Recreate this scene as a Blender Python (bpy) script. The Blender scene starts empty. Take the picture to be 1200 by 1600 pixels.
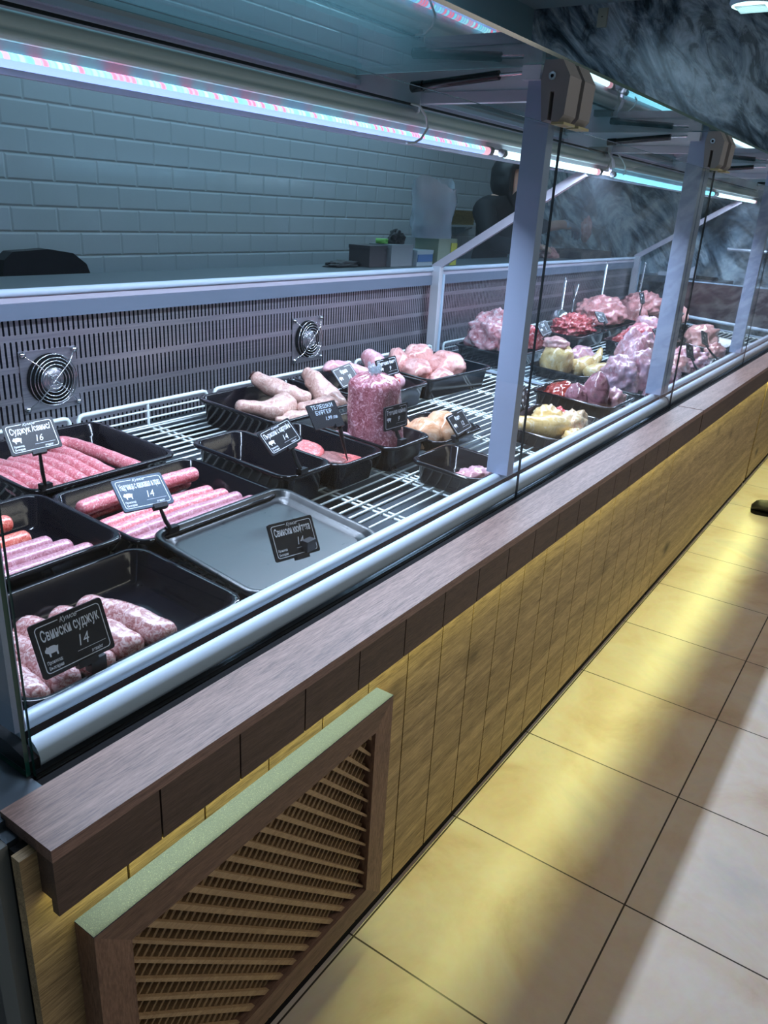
import bpy, math, random
from mathutils import Vector, Matrix, noise, Euler

sc = bpy.context.scene
COL = sc.collection
random.seed(7)
PI = math.pi

# ------------------------------------------------------------------ camera
cam = bpy.data.cameras.new('camera')
cam.sensor_fit = 'VERTICAL'; cam.sensor_height = 36.0; cam.sensor_width = 27.0
cam.lens = 1217.58 / 1600 * 36
cam.clip_start = 0.02
camo = bpy.data.objects.new('camera', cam); COL.objects.link(camo)
R = Matrix(((0.56950857, 0.27083049, -0.77608687), (-0.82014848, 0.25030990, -0.51449141), (0.05492226, 0.92951375, 0.36467484)))
M = R.to_4x4(); M.translation = (0, 0, 1.482)
camo.matrix_world = M
sc.camera = camo

# ------------------------------------------------------------------ world, exposure, large lights
w = bpy.data.worlds.new('world'); sc.world = w; w.use_nodes = True
w.node_tree.nodes['Background'].inputs[0].default_value = (0.42, 0.62, 0.80, 1)
w.node_tree.nodes['Background'].inputs[1].default_value = 0.17
sc.view_settings.view_transform = 'Standard'; sc.view_settings.look = 'None'
sc.view_settings.exposure = 0.0; sc.view_settings.gamma = 1.0
sc.view_settings.use_curve_mapping = False
sc.cycles.transparent_max_bounces = 32
sc.cycles.max_bounces = 8
sc.cycles.use_denoising = True
sc.cycles.caustics_reflective = False; sc.cycles.caustics_refractive = False

def area(name, loc, sx, sy, energy, color, rot=(0, 0, 0), parent=None):
    l = bpy.data.lights.new(name, 'AREA'); l.shape = 'RECTANGLE'; l.size = sx; l.size_y = sy
    l.energy = energy; l.color = color
    o = bpy.data.objects.new(name, l); COL.objects.link(o); o.location = loc; o.rotation_euler = rot
    return o
LEDC = (0.64, 0.76, 1.0)
HIDDEN_STRIPS = [(0.47, 2.27, 40), (2.34, 3.27, 21), (3.36, 5.0, 35), (5.08, 6.2, 23)]     # unseen strips added in the lamp channel to carry the tubes' light
for a, b, e in HIDDEN_STRIPS:
    area('hidden_tube_light', ((a + b) / 2, 1.243, 1.671), b - a, 0.034, e, LEDC)
for a, b, e in [(0.40, 3.29, 13.5), (3.33, 6.3, 13.5)]:                             # strip light under the wooden ledge
    area('ledge_strip_light', ((a + b) / 2, 0.694, 0.715), b - a, 0.010, e, (0.89, 0.92, 0.34))
area('ceiling_panel_light', (3.9, -1.7, 2.93), 7.0, 0.7, 62, (1.0, 0.89, 0.80))
area('ceiling_panel_light', (3.2, 2.75, 2.93), 3.5, 0.3, 34, (0.48, 0.76, 1.0))

# ------------------------------------------------------------------ materials
def mat(name, color=(.8, .8, .8), rough=.5, metal=0.0, spec=.5, emit=None, estr=0, coat=0, sub=0, alpha=None):
    m = bpy.data.materials.new(name); m.use_nodes = True
    p = m.node_tree.nodes['Principled BSDF']
    p.inputs['Base Color'].default_value = (*color, 1); p.inputs['Roughness'].default_value = rough
    p.inputs['Metallic'].default_value = metal; p.inputs['Specular IOR Level'].default_value = spec
    if emit: p.inputs['Emission Color'].default_value = (*emit, 1); p.inputs['Emission Strength'].default_value = estr
    if coat: p.inputs['Coat Weight'].default_value = coat; p.inputs['Coat Roughness'].default_value = .12
    if sub:
        p.inputs['Subsurface Weight'].default_value = sub; p.inputs['Subsurface Radius'].default_value = (.02, .006, .004)
        p.inputs['Subsurface Scale'].default_value = .5
    return m
class NT:
    def __init__(s, m): s.m = m; s.t = m.node_tree; s.p = s.t.nodes.get('Principled BSDF')
    def n(s, kind, **kw):
        nd = s.t.nodes.new('ShaderNode' + kind)
        for k, v in kw.items():
            if k in nd.inputs.keys(): nd.inputs[k].default_value = v
            else: setattr(nd, k, v)
        return nd
    def l(s, a, b): s.t.links.new(a, b)
    def coord(s, scale=(1, 1, 1), rot=(0, 0, 0), loc=(0, 0, 0), kind='Object'):
        c = s.n('TexCoord'); mp = s.n('Mapping'); mp.inputs['Scale'].default_value = scale
        mp.inputs['Rotation'].default_value = rot; mp.inputs['Location'].default_value = loc
        s.l(c.outputs[kind], mp.inputs[0]); return mp.outputs[0]
    def ramp(s, fac, stops):
        r = s.n('ValToRGB'); e = r.color_ramp.elements
        while len(e) < len(stops): e.new(.5)
        for i, (p, c) in enumerate(stops): e[i].position = p; e[i].color = (*c, 1)
        s.l(fac, r.inputs[0]); return r.outputs[0]
    def noise(s, vec, scale, detail=4, rough=.55, dist=0):
        n = s.n('TexNoise', Scale=scale, Detail=detail, Roughness=rough, Distortion=dist); s.l(vec, n.inputs['Vector']); return n
    def mix(s, fac, a, b, mode='MIX'):
        x = s.n('Mix', data_type='RGBA', blend_type=mode)
        for inp, v in ((0, fac), (6, a), (7, b)):
            if isinstance(v, (int, float)): x.inputs[inp].default_value = v
            elif isinstance(v, tuple): x.inputs[inp].default_value = (*v, 1)
            else: s.l(v, x.inputs[inp])
        return x.outputs[2]
    def bump(s, h, strength=.3, dist=.002):
        b = s.n('Bump', Strength=strength, Distance=dist); s.l(h, b.inputs['Height']); s.l(b.outputs[0], s.p.inputs['Normal']); return b
    def base(s, c): s.l(c, s.p.inputs['Base Color'])

def wood(name, dark, light, rough=.45, scale=1.0, knots=False, axis='X', spec=.4):
    m = mat(name, rough=rough, spec=spec); N = NT(m)
    sc3 = {'X': ((.9 if knots else 1.2), 16, 16), 'Z': (9, 9, 1.6)}[axis]
    v = N.coord(tuple(k * scale for k in sc3), rot=(0, math.radians(16) if knots else 0, 0))
    n1 = N.noise(v, 2.2 if knots else 3.0, 8, .62, 1.2)
    c = N.ramp(n1.outputs['Fac'], [(.36, dark), (.5, tuple((a + b) / 2 for a, b in zip(dark, light))), (.62, light)])
    v2 = N.coord(tuple(k * scale * 3 for k in sc3)); n2 = N.noise(v2, 9, 4, .7)
    c = N.mix(.55, c, N.ramp(n2.outputs['Fac'], [(.35, tuple(k * .7 for k in dark)), (.65, tuple(min(1, k * 1.15) for k in light))]), 'MIX')
    if knots:
        v3 = N.coord((2.6, 2.6, 4.2)); vo = N.n('TexVoronoi', Scale=1.3, Randomness=1.0); nz = N.noise(v3, 2.5, 4)
        mx = N.mix(.12, v3, nz.outputs['Color']); N.l(mx, vo.inputs['Vector'])
        k = N.ramp(vo.outputs['Distance'], [(.05, (1, 1, 1)), (.14, (.35, .35, .35)), (.22, (0, 0, 0))])
        c = N.mix(k, c, tuple(q * .42 for q in dark))
    N.base(c); N.bump(n2.outputs['Fac'], .25, .001)
    return m
M_LEDGE = wood('dark_walnut_laminate', (.13, .072, .060), (.35, .215, .175), .42, 1.0)
M_FASCIA = wood('dark_walnut_fascia', (.055, .034, .027), (.13, .08, .062), .5, 1.0)
M_OAK = wood('oak_panel', (.14, .092, .046), (.56, .40, .21), .5, .8, knots=True, spec=.3)
M_FRAME = wood('walnut_frame', (.10, .055, .038), (.25, .15, .105), .5, 1.2)
M_FRAMEV = wood('walnut_frame_upright', (.13, .068, .045), (.30, .175, .12), .5, 1.2, axis='Z')
M_SLAT = wood('slat_wood', (.32, .20, .10), (.52, .36, .20), .55, 1.5)
M_DUSTY = mat('dusty_raw_edge', (.22, .29, .20), .9); N = NT(M_DUSTY)
v = N.coord(); n = N.noise(v, 900, 2, .8); N.base(N.ramp(n.outputs[0], [(.4, (.016, .026, .066)), (.62, (.026, .040, .090)), (.78, (.16, .18, .20))]))
M_BLACK = mat('black_gap', (.006, .006, .007), .8, spec=.15)
M_TRAY = mat('black_polycarbonate', (.005, .005, .008), .12, spec=.32)
M_TRAY2 = mat('worn_black_tray', (.010, .014, .018), .22, spec=.7); N = NT(M_TRAY2)
v = N.coord((3, 12, 3)); n = N.noise(v, 6, 6, .7)
r = N.n('MapRange'); r.inputs[3].default_value = .16; r.inputs[4].default_value = .5; N.l(n.outputs[0], r.inputs[0]); N.l(r.outputs[0], N.p.inputs['Roughness'])
M_ALU = mat('brushed_aluminium', (.70, .72, .78), .33, .4)
M_ALUL = mat('satin_anodised_rail', (.52, .63, .76), .45, 0)
M_POST = mat('silver_painted_post', (.38, .45, .62), .40, .25)
M_STEEL = mat('stainless_steel', (.42, .42, .47), .32, .9); N = NT(M_STEEL)
v = N.coord((1.5, 1.5, 60)); n = N.noise(v, 5, 5, .7); N.base(N.ramp(n.outputs[0], [(.3, (.33, .33, .38)), (.7, (.52, .51, .56))]))
M_HOUS = mat('pale_lamp_housing', (.93, .93, .98), .4, .0, spec=1.0)
M_DSTEEL = mat('dark_steel', (.10, .125, .15), .35, .6)
M_DARKP = mat('grey_violet_panel', (.60, .57, .66), .4, .3)
M_WHITEWIRE = mat('white_coated_wire', (.72, .80, .80), .35)
M_PLASTIC_G = mat('grey_plastic', (.26, .255, .26), .45)
M_PLASTIC_Y = mat('yellowed_plastic', (.42, .40, .22), .5)
M_PLATE = mat('lilac_white_panel', (.86, .85, .93), .45, .15)
M_CHROME = mat('chrome', (.75, .77, .8), .12, 1.0)
M_RODB = mat('black_strut', (.012, .012, .014), .25)
M_LTUBE = mat('led_tube', (.3, .4, .5), .3)
N = NT(M_LTUBE)
v = N.coord(); sx = N.n('SeparateXYZ'); N.l(v, sx.inputs[0])
mm = N.n('Math', operation='MULTIPLY'); mm.inputs[1].default_value = 80; N.l(sx.outputs[0], mm.inputs[0])
fr = N.n('Math', operation='FRACT'); N.l(mm.outputs[0], fr.inputs[0])
wn = N.n('TexWhiteNoise', noise_dimensions='1D'); fl = N.n('Math', operation='FLOOR'); N.l(mm.outputs[0], fl.inputs[0]); N.l(fl.outputs[0], wn.inputs['W'])
dot = N.ramp(fr.outputs[0], [(.0, (0, 0, 0)), (.3, (1, 1, 1)), (.7, (1, 1, 1)), (1.0, (0, 0, 0))])
cc = N.ramp(wn.outputs[0], [(.0, (1.0, .16, .26)), (.24, (1.0, .22, .32)), (.28, (.16, .85, 1.0)), (.7, (.45, 1.0, 1.0)), (1.0, (.15, .5, 1.0))])
hz = N.n('Math', operation='GREATER_THAN'); hz.inputs[1].default_value = 1.6498 - .766; N.l(sx.outputs[2], hz.inputs[0])
ec = N.mix(dot, (.20, .38, .85), cc)
ec = N.mix(hz.outputs[0], (.21, .31, .72), ec)
N.l(ec, N.p.inputs['Emission Color']); N.p.inputs['Emission Strength'].default_value = 2.5
M_WTUBE = mat('led_tube_white', (.5, .6, .7), .3, emit=(.62, .93, 1.0), estr=3.5)
M_WTUBEB = mat('led_tube_cyan', (.3, .5, .6), .3, emit=(.25, .78, 1.0), estr=2.2)
M_PINKTIP = mat('pink_tip', (.8, .4, .5), .3, emit=(1.0, .50, .62), estr=1.1)

def glassmat(name, tint=(.93, .97, .97), ior=1.5, haze=0.0):
    m = bpy.data.materials.new(name); m.use_nodes = True; t = m.node_tree; t.nodes.clear()
    o = t.nodes.new('ShaderNodeOutputMaterial'); mx = t.nodes.new('ShaderNodeMixShader'); fr = t.nodes.new('ShaderNodeFresnel')
    fr.inputs[0].default_value = ior; tr = t.nodes.new('ShaderNodeBsdfTransparent'); tr.inputs[0].default_value = (*tint, 1)
    g = t.nodes.new('ShaderNodeBsdfGlossy'); g.inputs['Roughness'].default_value = 0.02
    ge = t.nodes.new('ShaderNodeNewGeometry'); mr = t.nodes.new('ShaderNodeMapRange'); mr.inputs[3].default_value = ior; mr.inputs[4].default_value = 1 / ior
    t.links.new(ge.outputs['Backfacing'], mr.inputs[0]); t.links.new(mr.outputs[0], fr.inputs[0])
    src = tr.outputs[0]
    if haze:
        d = t.nodes.new('ShaderNodeBsdfDiffuse'); d.inputs[0].default_value = (.6, .66, .75, 1); hx = t.nodes.new('ShaderNodeMixShader'); hx.inputs[0].default_value = haze
        t.links.new(tr.outputs[0], hx.inputs[1]); t.links.new(d.outputs[0], hx.inputs[2]); src = hx.outputs[0]
    t.links.new(fr.outputs[0], mx.inputs[0]); t.links.new(src, mx.inputs[1]); t.links.new(g.outputs[0], mx.inputs[2]); t.links.new(mx.outputs[0], o.inputs[0])
    return m
M_GLASS = glassmat('clear_glass', (.95, .975, .97), 1.25)
M_GLASSTOP = glassmat('top_glass', (.66, .80, .80), 1.75)
M_GLASSP = glassmat('partition_glass', (.90, .93, .95), 1.3, haze=.012)
M_EDGE = mat('green_glass_edge', (.008, .085, .065), .15, spec=.8)
M_SEAL = mat('dark_glass_joint', (.01, .014, .016), .3)
M_BAG = glassmat('plastic_film', (.85, .9, .9), 1.4, haze=.25)

# meat
def meat(name, lean, mid, fat, scale=160, rough=.3, stretch=(1, 1, 1), spec=.6, bump=.35, fatpos=.60, big=None):
    m = mat(name, rough=rough, spec=spec, coat=.25); N = NT(m)
    v = N.coord(stretch); n = N.noise(v, scale, 5, .72, 1.3)
    k = .82
    lean, mid, fat = tuple(q * .62 for q in lean), tuple(q * k for q in mid), tuple(q * .92 for q in fat)
    if big: big = tuple(q * k for q in big)
    c = N.ramp(n.outputs[0], [(.36, lean), (.46, mid), (fatpos - .07, mid), (fatpos + .01, fat)])
    n2 = N.noise(v, scale * .12, 3, .6, .8)
    if big: c = N.mix(N.ramp(n2.outputs[0], [(.42, (0, 0, 0)), (.62, (1, 1, 1))]), c, big)
    N.base(c); N.bump(n.outputs[0], bump, .0015); return m
M_SAUS = meat('pink_sausage', (.60, .10, .13), (.74, .20, .24), (.88, .60, .60), 150)
M_SAUS_R = meat('red_sausage', (.62, .09, .07), (.74, .16, .12), (.85, .42, .33), 150, rough=.2)
M_SAUS_P = meat('mauve_sausage', (.36, .10, .15), (.50, .20, .26), (.66, .44, .50), 120)
M_SAUS_F = meat('coarse_pork_sausage', (.42, .13, .13), (.60, .28, .28), (.82, .62, .62), 90, rough=.18, fatpos=.55)
M_MINCE = meat('minced_meat', (.55, .12, .12), (.74, .27, .27), (.88, .60, .56), 120, stretch=(1, 1, .4), bump=.8)
M_BURGER = meat('burger_mince', (.50, .05, .06), (.74, .13, .13), (.86, .45, .42), 140, bump=.7)
M_BURGERB = meat('browned_mince', (.16, .05, .05), (.30, .11, .10), (.55, .22, .20), 130, bump=.6)
M_BAGM = meat('bagged_mince', (.24, .05, .07), (.34, .12, .15), (.62, .36, .42), 85, rough=.2, fatpos=.60)
M_RED = meat('red_lean_meat', (.42, .03, .04), (.62, .07, .08), (.82, .42, .40), 60, rough=.25)
M_PINK = meat('pink_poultry', (.62, .20, .24), (.76, .38, .42), (.84, .60, .66), 30, rough=.22, bump=.15, big=(.66, .42, .52))
M_FILLET = meat('chicken_fillet', (.70, .28, .26), (.76, .40, .37), (.80, .52, .48), 14, rough=.22, bump=.08)
M_FILLETO = meat('yellowish_fillet', (.80, .34, .16), (.80, .46, .28), (.84, .60, .44), 12, rough=.2, bump=.06)
M_SKIN = meat('poultry_skin', (.52, .24, .20), (.66, .40, .34), (.76, .56, .48), 70, rough=.35, bump=.8)
M_YCHICK = meat('yellow_chicken', (.80, .50, .16), (.86, .60, .25), (.88, .74, .50), 22, rough=.25, bump=.25)
M_LIVER = mat('liver', (.26, .035, .025), .12, coat=.6)
M_KIDNEY = meat('purple_gizzard', (.20, .07, .09), (.36, .16, .20), (.60, .45, .55), 12, rough=.15, bump=.1)
M_BONE = mat('cartilage', (.62, .35, .33), .3)

# ------------------------------------------------------------------ mesh builder
class MB:
    def __init__(s): s.v = []; s.f = []; s.mi = []; s.sm = []
    def add(s, vs, fs, mi=0, sm=False):
        o = len(s.v); s.v += [tuple(p) for p in vs]
        s.f += [tuple(i + o for i in f) for f in fs]; s.mi += [mi] * len(fs); s.sm += [sm] * len(fs)
        return s
    def box(s, x0, x1, y0, y1, z0, z1, mi=0, mf=None):
        v = [(x, y, z) for z in (z0, z1) for y in (y0, y1) for x in (x0, x1)]
        f = [(0, 2, 3, 1), (4, 5, 7, 6), (0, 1, 5, 4), (2, 6, 7, 3), (0, 4, 6, 2), (1, 3, 7, 5)]   # -z +z -y +y -x +x
        s.add(v, f, mi)
        if mf:
            for k, q in mf.items(): s.mi[len(s.mi) - 6 + k] = q
        return s
    def prism(s, prof, a, b, axis='x', mi=0, sm=False):
        # prof: list of 2D points; axis x -> (y,z); axis y -> (x,z); axis z -> (x,y)
        n = len(prof)
        def P(p, t): return {'x': (t, p[0], p[1]), 'y': (p[0], t, p[1]), 'z': (p[0], p[1], t)}[axis]
        v = [P(p, a) for p in prof] + [P(p, b) for p in prof]
        f = [(i, (i + 1) % n, (i + 1) % n + n, i + n) for i in range(n)]
        s.add(v, f, mi, sm); s.add(v, [tuple(range(n))[::-1], tuple(range(n, 2 * n))], mi, False); return s
    def tube(s, path, r, n=10, mi=0, cap=True, squash=1.0):
        path = [Vector(p) for p in path]; rs = r if isinstance(r, (list, tuple)) else [r] * len(path)
        vs = []; up = None
        for i, p in enumerate(path):
            t = (path[min(i + 1, len(path) - 1)] - path[max(i - 1, 0)])
            if t.length < 1e-9: t = Vector((0, 0, 1))
            t.normalize()
            if up is None: up = Vector((0, 0, 1)) if abs(t.z) < .9 else Vector((1, 0, 0))
            a = t.cross(up)
            if a.length < 1e-4: a = t.cross(Vector((0, 1, 0)))
            a.normalize(); b = a.cross(t); b.normalize(); up = b
            for k in range(n):
                th = 2 * PI * k / n; vs.append(p + a * math.cos(th) * rs[i] + b * math.sin(th) * rs[i] * squash)
        m = len(path); fs = [(i * n + k, i * n + (k + 1) % n, (i + 1) * n + (k + 1) % n, (i + 1) * n + k) for i in range(m - 1) for k in range(n)]
        s.add(vs, fs, mi, True)
        if cap: s.add([vs[k] for k in range(n)], [tuple(range(n))[::-1]], mi); s.add([vs[(m - 1) * n + k] for k in range(n)], [tuple(range(n))], mi)
        return s
    def bar(s, p0, p1, w, h, mi=0):      # rectangular bar between two points
        p0 = Vector(p0); p1 = Vector(p1); t = (p1 - p0).normalized(); up = Vector((0, 0, 1)) if abs(t.z) < .95 else Vector((0, 1, 0))
        a = t.cross(up).normalized(); b = a.cross(t)
        vs = [p + a * i * w / 2 + b * j * h / 2 for p in (p0, p1) for i, j in ((-1, -1), (1, -1), (1, 1), (-1, 1))]
        return s.add(vs, [(0, 1, 2, 3), (7, 6, 5, 4), (0, 4, 5, 1), (1, 5, 6, 2), (2, 6, 7, 3), (3, 7, 4, 0)], mi)
    def lathe(s, prof, n=24, mi=0, c=(0, 0, 0), sx=1, sy=1):
        vs = [(c[0] + r * math.cos(2 * PI * k / n) * sx, c[1] + r * math.sin(2 * PI * k / n) * sy, c[2] + z) for r, z in prof for k in range(n)]
        m = len(prof); fs = [(i * n + k, i * n + (k + 1) % n, (i + 1) * n + (k + 1) % n, (i + 1) * n + k) for i in range(m - 1) for k in range(n)]
        s.add(vs, fs, mi, True); s.add(vs[:n], [tuple(range(n))[::-1]], mi); s.add(vs[-n:], [tuple(range(n))], mi); return s
    def loops(s, L, mi=0, sm=True, cap0=True, cap1=True):
        n = len(L[0]); vs = [p for l in L for p in l]
        fs = [(i * n + k, i * n + (k + 1) % n, (i + 1) * n + (k + 1) % n, (i + 1) * n + k) for i in range(len(L) - 1) for k in range(n)]
        s.add(vs, fs, mi, sm)
        if cap0: s.add(L[0], [tuple(range(n))[::-1]], mi)
        if cap1: s.add(L[-1], [tuple(range(n))], mi)
        return s
    def xf(s, mtx): s.v = [tuple(mtx @ Vector(p)) for p in s.v]; return s
    def build(s, name, mats, parent=None, loc=None, local=False):
        me = bpy.data.meshes.new(name); vs = s.v
        if parent is not None and not local:
            inv = parent_world(parent).inverted(); vs = [inv @ Vector(p) for p in vs]
        elif loc is not None and not local:
            vs = [(p[0] - loc[0], p[1] - loc[1], p[2] - loc[2]) for p in vs]
        me.from_pydata([tuple(p) for p in vs], [], s.f); me.validate(clean_customdata=False)
        for m in (mats if isinstance(mats, (list, tuple)) else [mats]): me.materials.append(m)
        if len(me.polygons) == len(s.mi):
            me.polygons.foreach_set('material_index', s.mi); me.polygons.foreach_set('use_smooth', s.sm)
        me.update()
        o = bpy.data.objects.new(name, me); COL.objects.link(o)
        if parent is not None: o.parent = parent
        if loc is not None: o.location = loc
        return o
def parent_world(p):
    m = p.matrix_basis.copy()
    q = p.parent
    while q is not None: m = q.matrix_basis @ m; q = q.parent
    return m
def tag(o, label=None, cat=None, group=None, kind=None):
    if label: o['label'] = label
    if cat: o['category'] = cat
    if group: o['group'] = group
    if kind: o['kind'] = kind
    return o
def thing(name, loc, label, cat, group=None, mtx=None):
    o = bpy.data.objects.new(name, None); COL.objects.link(o); o.empty_display_size = .05
    if mtx is not None: o.matrix_basis = mtx
    else: o.location = loc
    return tag(o, label, cat, group)
def struct(name, mb, m): return tag(mb.build(name, m), kind='structure')
def rrect(w, d, r, z, cx=0, cy=0, n=5):
    pts = []
    for qx, qy, a0 in ((1, 1, 0), (-1, 1, 90), (-1, -1, 180), (1, -1, 270)):
        for k in range(n + 1):
            a = math.radians(a0 + 90 * k / n)
            pts.append((cx + qx * (w / 2 - r) + r * math.cos(a), cy + qy * (d / 2 - r) + r * math.sin(a), z))
    return pts
SL = .06
def dk(y): return .748 + SL * (y - .85)          # height of the wire deck
TILT = math.atan(SL)

# ------------------------------------------------------------------ the room
M_FLOOR = mat('beige_floor_tiles', rough=.28, spec=.45); N = NT(M_FLOOR)
v = N.coord(loc=(-.128, -.2455, 0)); br = N.n('TexBrick', offset=0.0, squash=1.0); br.inputs['Scale'].default_value = 1.0
br.inputs['Brick Width'].default_value = .451; br.inputs['Row Height'].default_value = .451; br.inputs['Mortar Size'].default_value = .0021
br.inputs['Mortar Smooth'].default_value = 0.1; br.inputs['Mortar'].default_value = (.045, .035, .03, 1)
br.inputs['Color1'].default_value = (.92, .92, .92, 1); br.inputs['Color2'].default_value = (1, 1, 1, 1); N.l(v, br.inputs['Vector'])
n = N.noise(N.coord(), 3.2, 7, .6, .6)
tc = N.ramp(n.outputs[0], [(.30, (.50, .37, .27)), (.45, (.62, .51, .41)), (.58, (.66, .58, .50)), (.75, (.54, .50, .46))])
n3 = N.noise(N.coord(), 42, 4, .6); tc = N.mix(.12, tc, n3.outputs['Color'], 'OVERLAY')
N.base(N.mix(br.outputs['Fac'], N.mix(1.0, tc, br.outputs['Color'], 'MULTIPLY'), (.05, .04, .033)))
inv = N.n('Math', operation='SUBTRACT'); inv.inputs[0].default_value = 1.0; N.l(br.outputs['Fac'], inv.inputs[1]); N.bump(inv.outputs[0], .6, .002)
struct('floor', MB().box(-3, 6.7, -4, 3.4, -.05, 0), M_FLOOR)

M_TILE = mat('bevelled_metro_tiles', (.50, .60, .64), .12, spec=.6); N = NT(M_TILE)
c = N.n('TexCoord'); sp = N.n('SeparateXYZ'); cb = N.n('CombineXYZ'); N.l(c.outputs['Object'], sp.inputs[0]); N.l(sp.outputs[0], cb.inputs[0]); N.l(sp.outputs[2], cb.inputs[1])
br = N.n('TexBrick', offset=0.5, squash=1.0); N.l(cb.outputs[0], br.inputs['Vector'])
for k, q in (('Scale', 1.0), ('Brick Width', .215), ('Row Height', .1), ('Mortar Size', .010), ('Mortar Smooth', 1.0)): br.inputs[k].default_value = q
iv = N.n('Math', operation='SUBTRACT'); iv.inputs[0].default_value = 1.0; N.l(br.outputs['Fac'], iv.inputs[1])
n = N.noise(N.coord(), 14, 2, .5); ad = N.n('Math', operation='MULTIPLY_ADD'); ad.inputs[1].default_value = .22; N.l(n.outputs[0], ad.inputs[0]); N.l(iv.outputs[0], ad.inputs[2])
N.bump(ad.outputs[0], .55, .004)
N.base(N.mix(N.ramp(br.outputs['Fac'], [(.93, (0, 0, 0)), (.99, (1, 1, 1))]), (.46, .56, .62), (.36, .44, .48)))
M_TEAL = mat('teal_grey_paint', (.20, .33, .35), .6)
struct('wall_back', MB().box(-3, 6.56, 3.2, 3.3, 0, 2.68).box(-3, 6.56, 3.2, 3.3, 2.68, 3.0, mi=1), [M_TILE, M_TEAL])

M_MARBLE = mat('blue_grey_marble', rough=.22, spec=.5); N = NT(M_MARBLE)
v = N.coord((1, 1, 1), rot=(math.radians(40), 0, 0)); mp = N.n('Mapping'); N.l(v, mp.inputs[0]); mp.inputs['Scale'].default_value = (1, 1.9, .8)
n1 = N.noise(mp.outputs[0], 1.5, 9, .6, 2.4); n2 = N.noise(mp.outputs[0], 4.5, 8, .66, 1.2)
a = N.ramp(n1.outputs[0], [(.34, (.03, .045, .055)), (.42, (.14, .19, .23)), (.50, (.30, .37, .42)), (.56, (.52, .60, .64)), (.64, (.27, .34, .39)), (.8, (.09, .125, .15))])
b = N.ramp(n2.outputs[0], [(.40, (.25, .25, .25)), (.5, (.9, .9, .9)), (.62, (1.25, 1.25, 1.25))])
N.base(N.mix(.85, a, b, 'MULTIPLY'))
struct('wall_end', MB().box(6.56, 6.70, -1.2, 3.3, 0, 3.0), M_MARBLE)
M_CEIL = mat('ceiling_paint', (.30, .42, .45), .8)
struct('ceiling', MB().box(-3, 6.7, -4, 3.4, 3.0, 3.05), M_CEIL)

# ------------------------------------------------------------------ counter front: ledge, panelling, lattice, steel body
def ledge(x0, x1, seams, label):
    t = thing('wooden_ledge', (x0, .669, .68), label, 'ledge')
    MB().box(x0, x1, .669, .772, .762, .78).build('top_board', M_LEDGE, t)
    m = MB(); e = [x0] + seams + [x1]
    for a, b in zip(e[:-1], e[1:]):
        m.box(a + (.0015 if a != x0 else 0), b - (.0015 if b != x1 else 0), .669, .681, .68, .7619)
    m.box(x0 + .004, x1 - .004, .673, .680, .685, .761, mi=1)
    m.build('fascia', [M_FASCIA, M_BLACK], t)
    MB().box(x0 + .01, x1 - .01, .6815, .6995, .7165, .761).build('strip_light_channel', M_ALU, t)
    if x0 < 1:
        MB().box(x0, x0 + .016, .6812, .755, .70, .7619).build('end_board', M_FASCIA, t)
    return t
fs = [.522 + .1462 * i for i in range(17)]
ledge(.367, 3.315, fs, 'near walnut brown wooden ledge with grooved fascia along the counter front')
ledge(3.325, 6.30, [], 'far walnut brown wooden ledge beyond the joint in the counter')
area_names = 0
def panelling(x0, x1, seams, label):
    t = thing('counter_panelling', (x0, .70, .0), label, 'panelling')
    m = MB(); e = [x0] + seams + [x1]
    for a, b in zip(e[:-1], e[1:]):
        m.box(a + (.0022 if a != x0 else 0), b - (.0022 if b != x1 else 0), .70, .716, .036, .7619)
    m.box(x0 + .005, x1 - .005, .7065, .728, .036, .7617, mi=1)
    m.build('oak_boards', [M_OAK, M_BLACK], t)
    MB().box(x0 + .005, x1, .708, .735, 0, .0355).build('plinth', M_BLACK, t)
    return t
ps = [.487 + .1381 * i for i in range(19)]
panelling(.345, 3.107, ps, 'near oak panelling with vertical grooves under the dark ledge')
panelling(3.113, 5.05, [], 'smooth oak panelling far along the counter, past the grooved boards')
panelling(5.10, 6.30, [], 'last oak panel behind the black gap at the far end of the counter')
M_GREYTRIM = mat('grey_edge_trim', (.24, .25, .24), .6)
gap_shades = [MB().box(3.3155, 3.3245, .674, .770, .682, .776).build('ledge_gap_shade', M_BLACK), MB().box(5.0505, 5.0995, .712, .73, .0, .70).build('panel_gap_shade', M_BLACK)]  # black strips added to paint the shade inside the open gaps
t = thing('case_body', (.36, .77, 0), 'dark steel body and end panel of the meat counter', 'counter body')
for gap_shade, par in zip(gap_shades, ('wooden_ledge.001', 'counter_panelling.001')):
    gap_shade.parent = bpy.data.objects[par]; gap_shade.location = -bpy.data.objects[par].location
MB().box(.352, 6.3, .737, .762, 0.0, .7615).build('front_carcass', M_DSTEEL, t)
MB().box(.352, 6.3, .762, 2.05, 0.0, .70).build('tank', M_DSTEEL, t)
MB().box(.335, .3518, .735, .775, 0.0, .761).build('edge_trim', M_GREYTRIM, t)
MB().box(.352, .428, .7625, 2.4, .7005, .772).build('end_sill', M_DSTEEL, t)
MB().box(.429, 6.3, .774, .812, .7005, .766).build('sealing_strip', M_BLACK, t)

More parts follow.
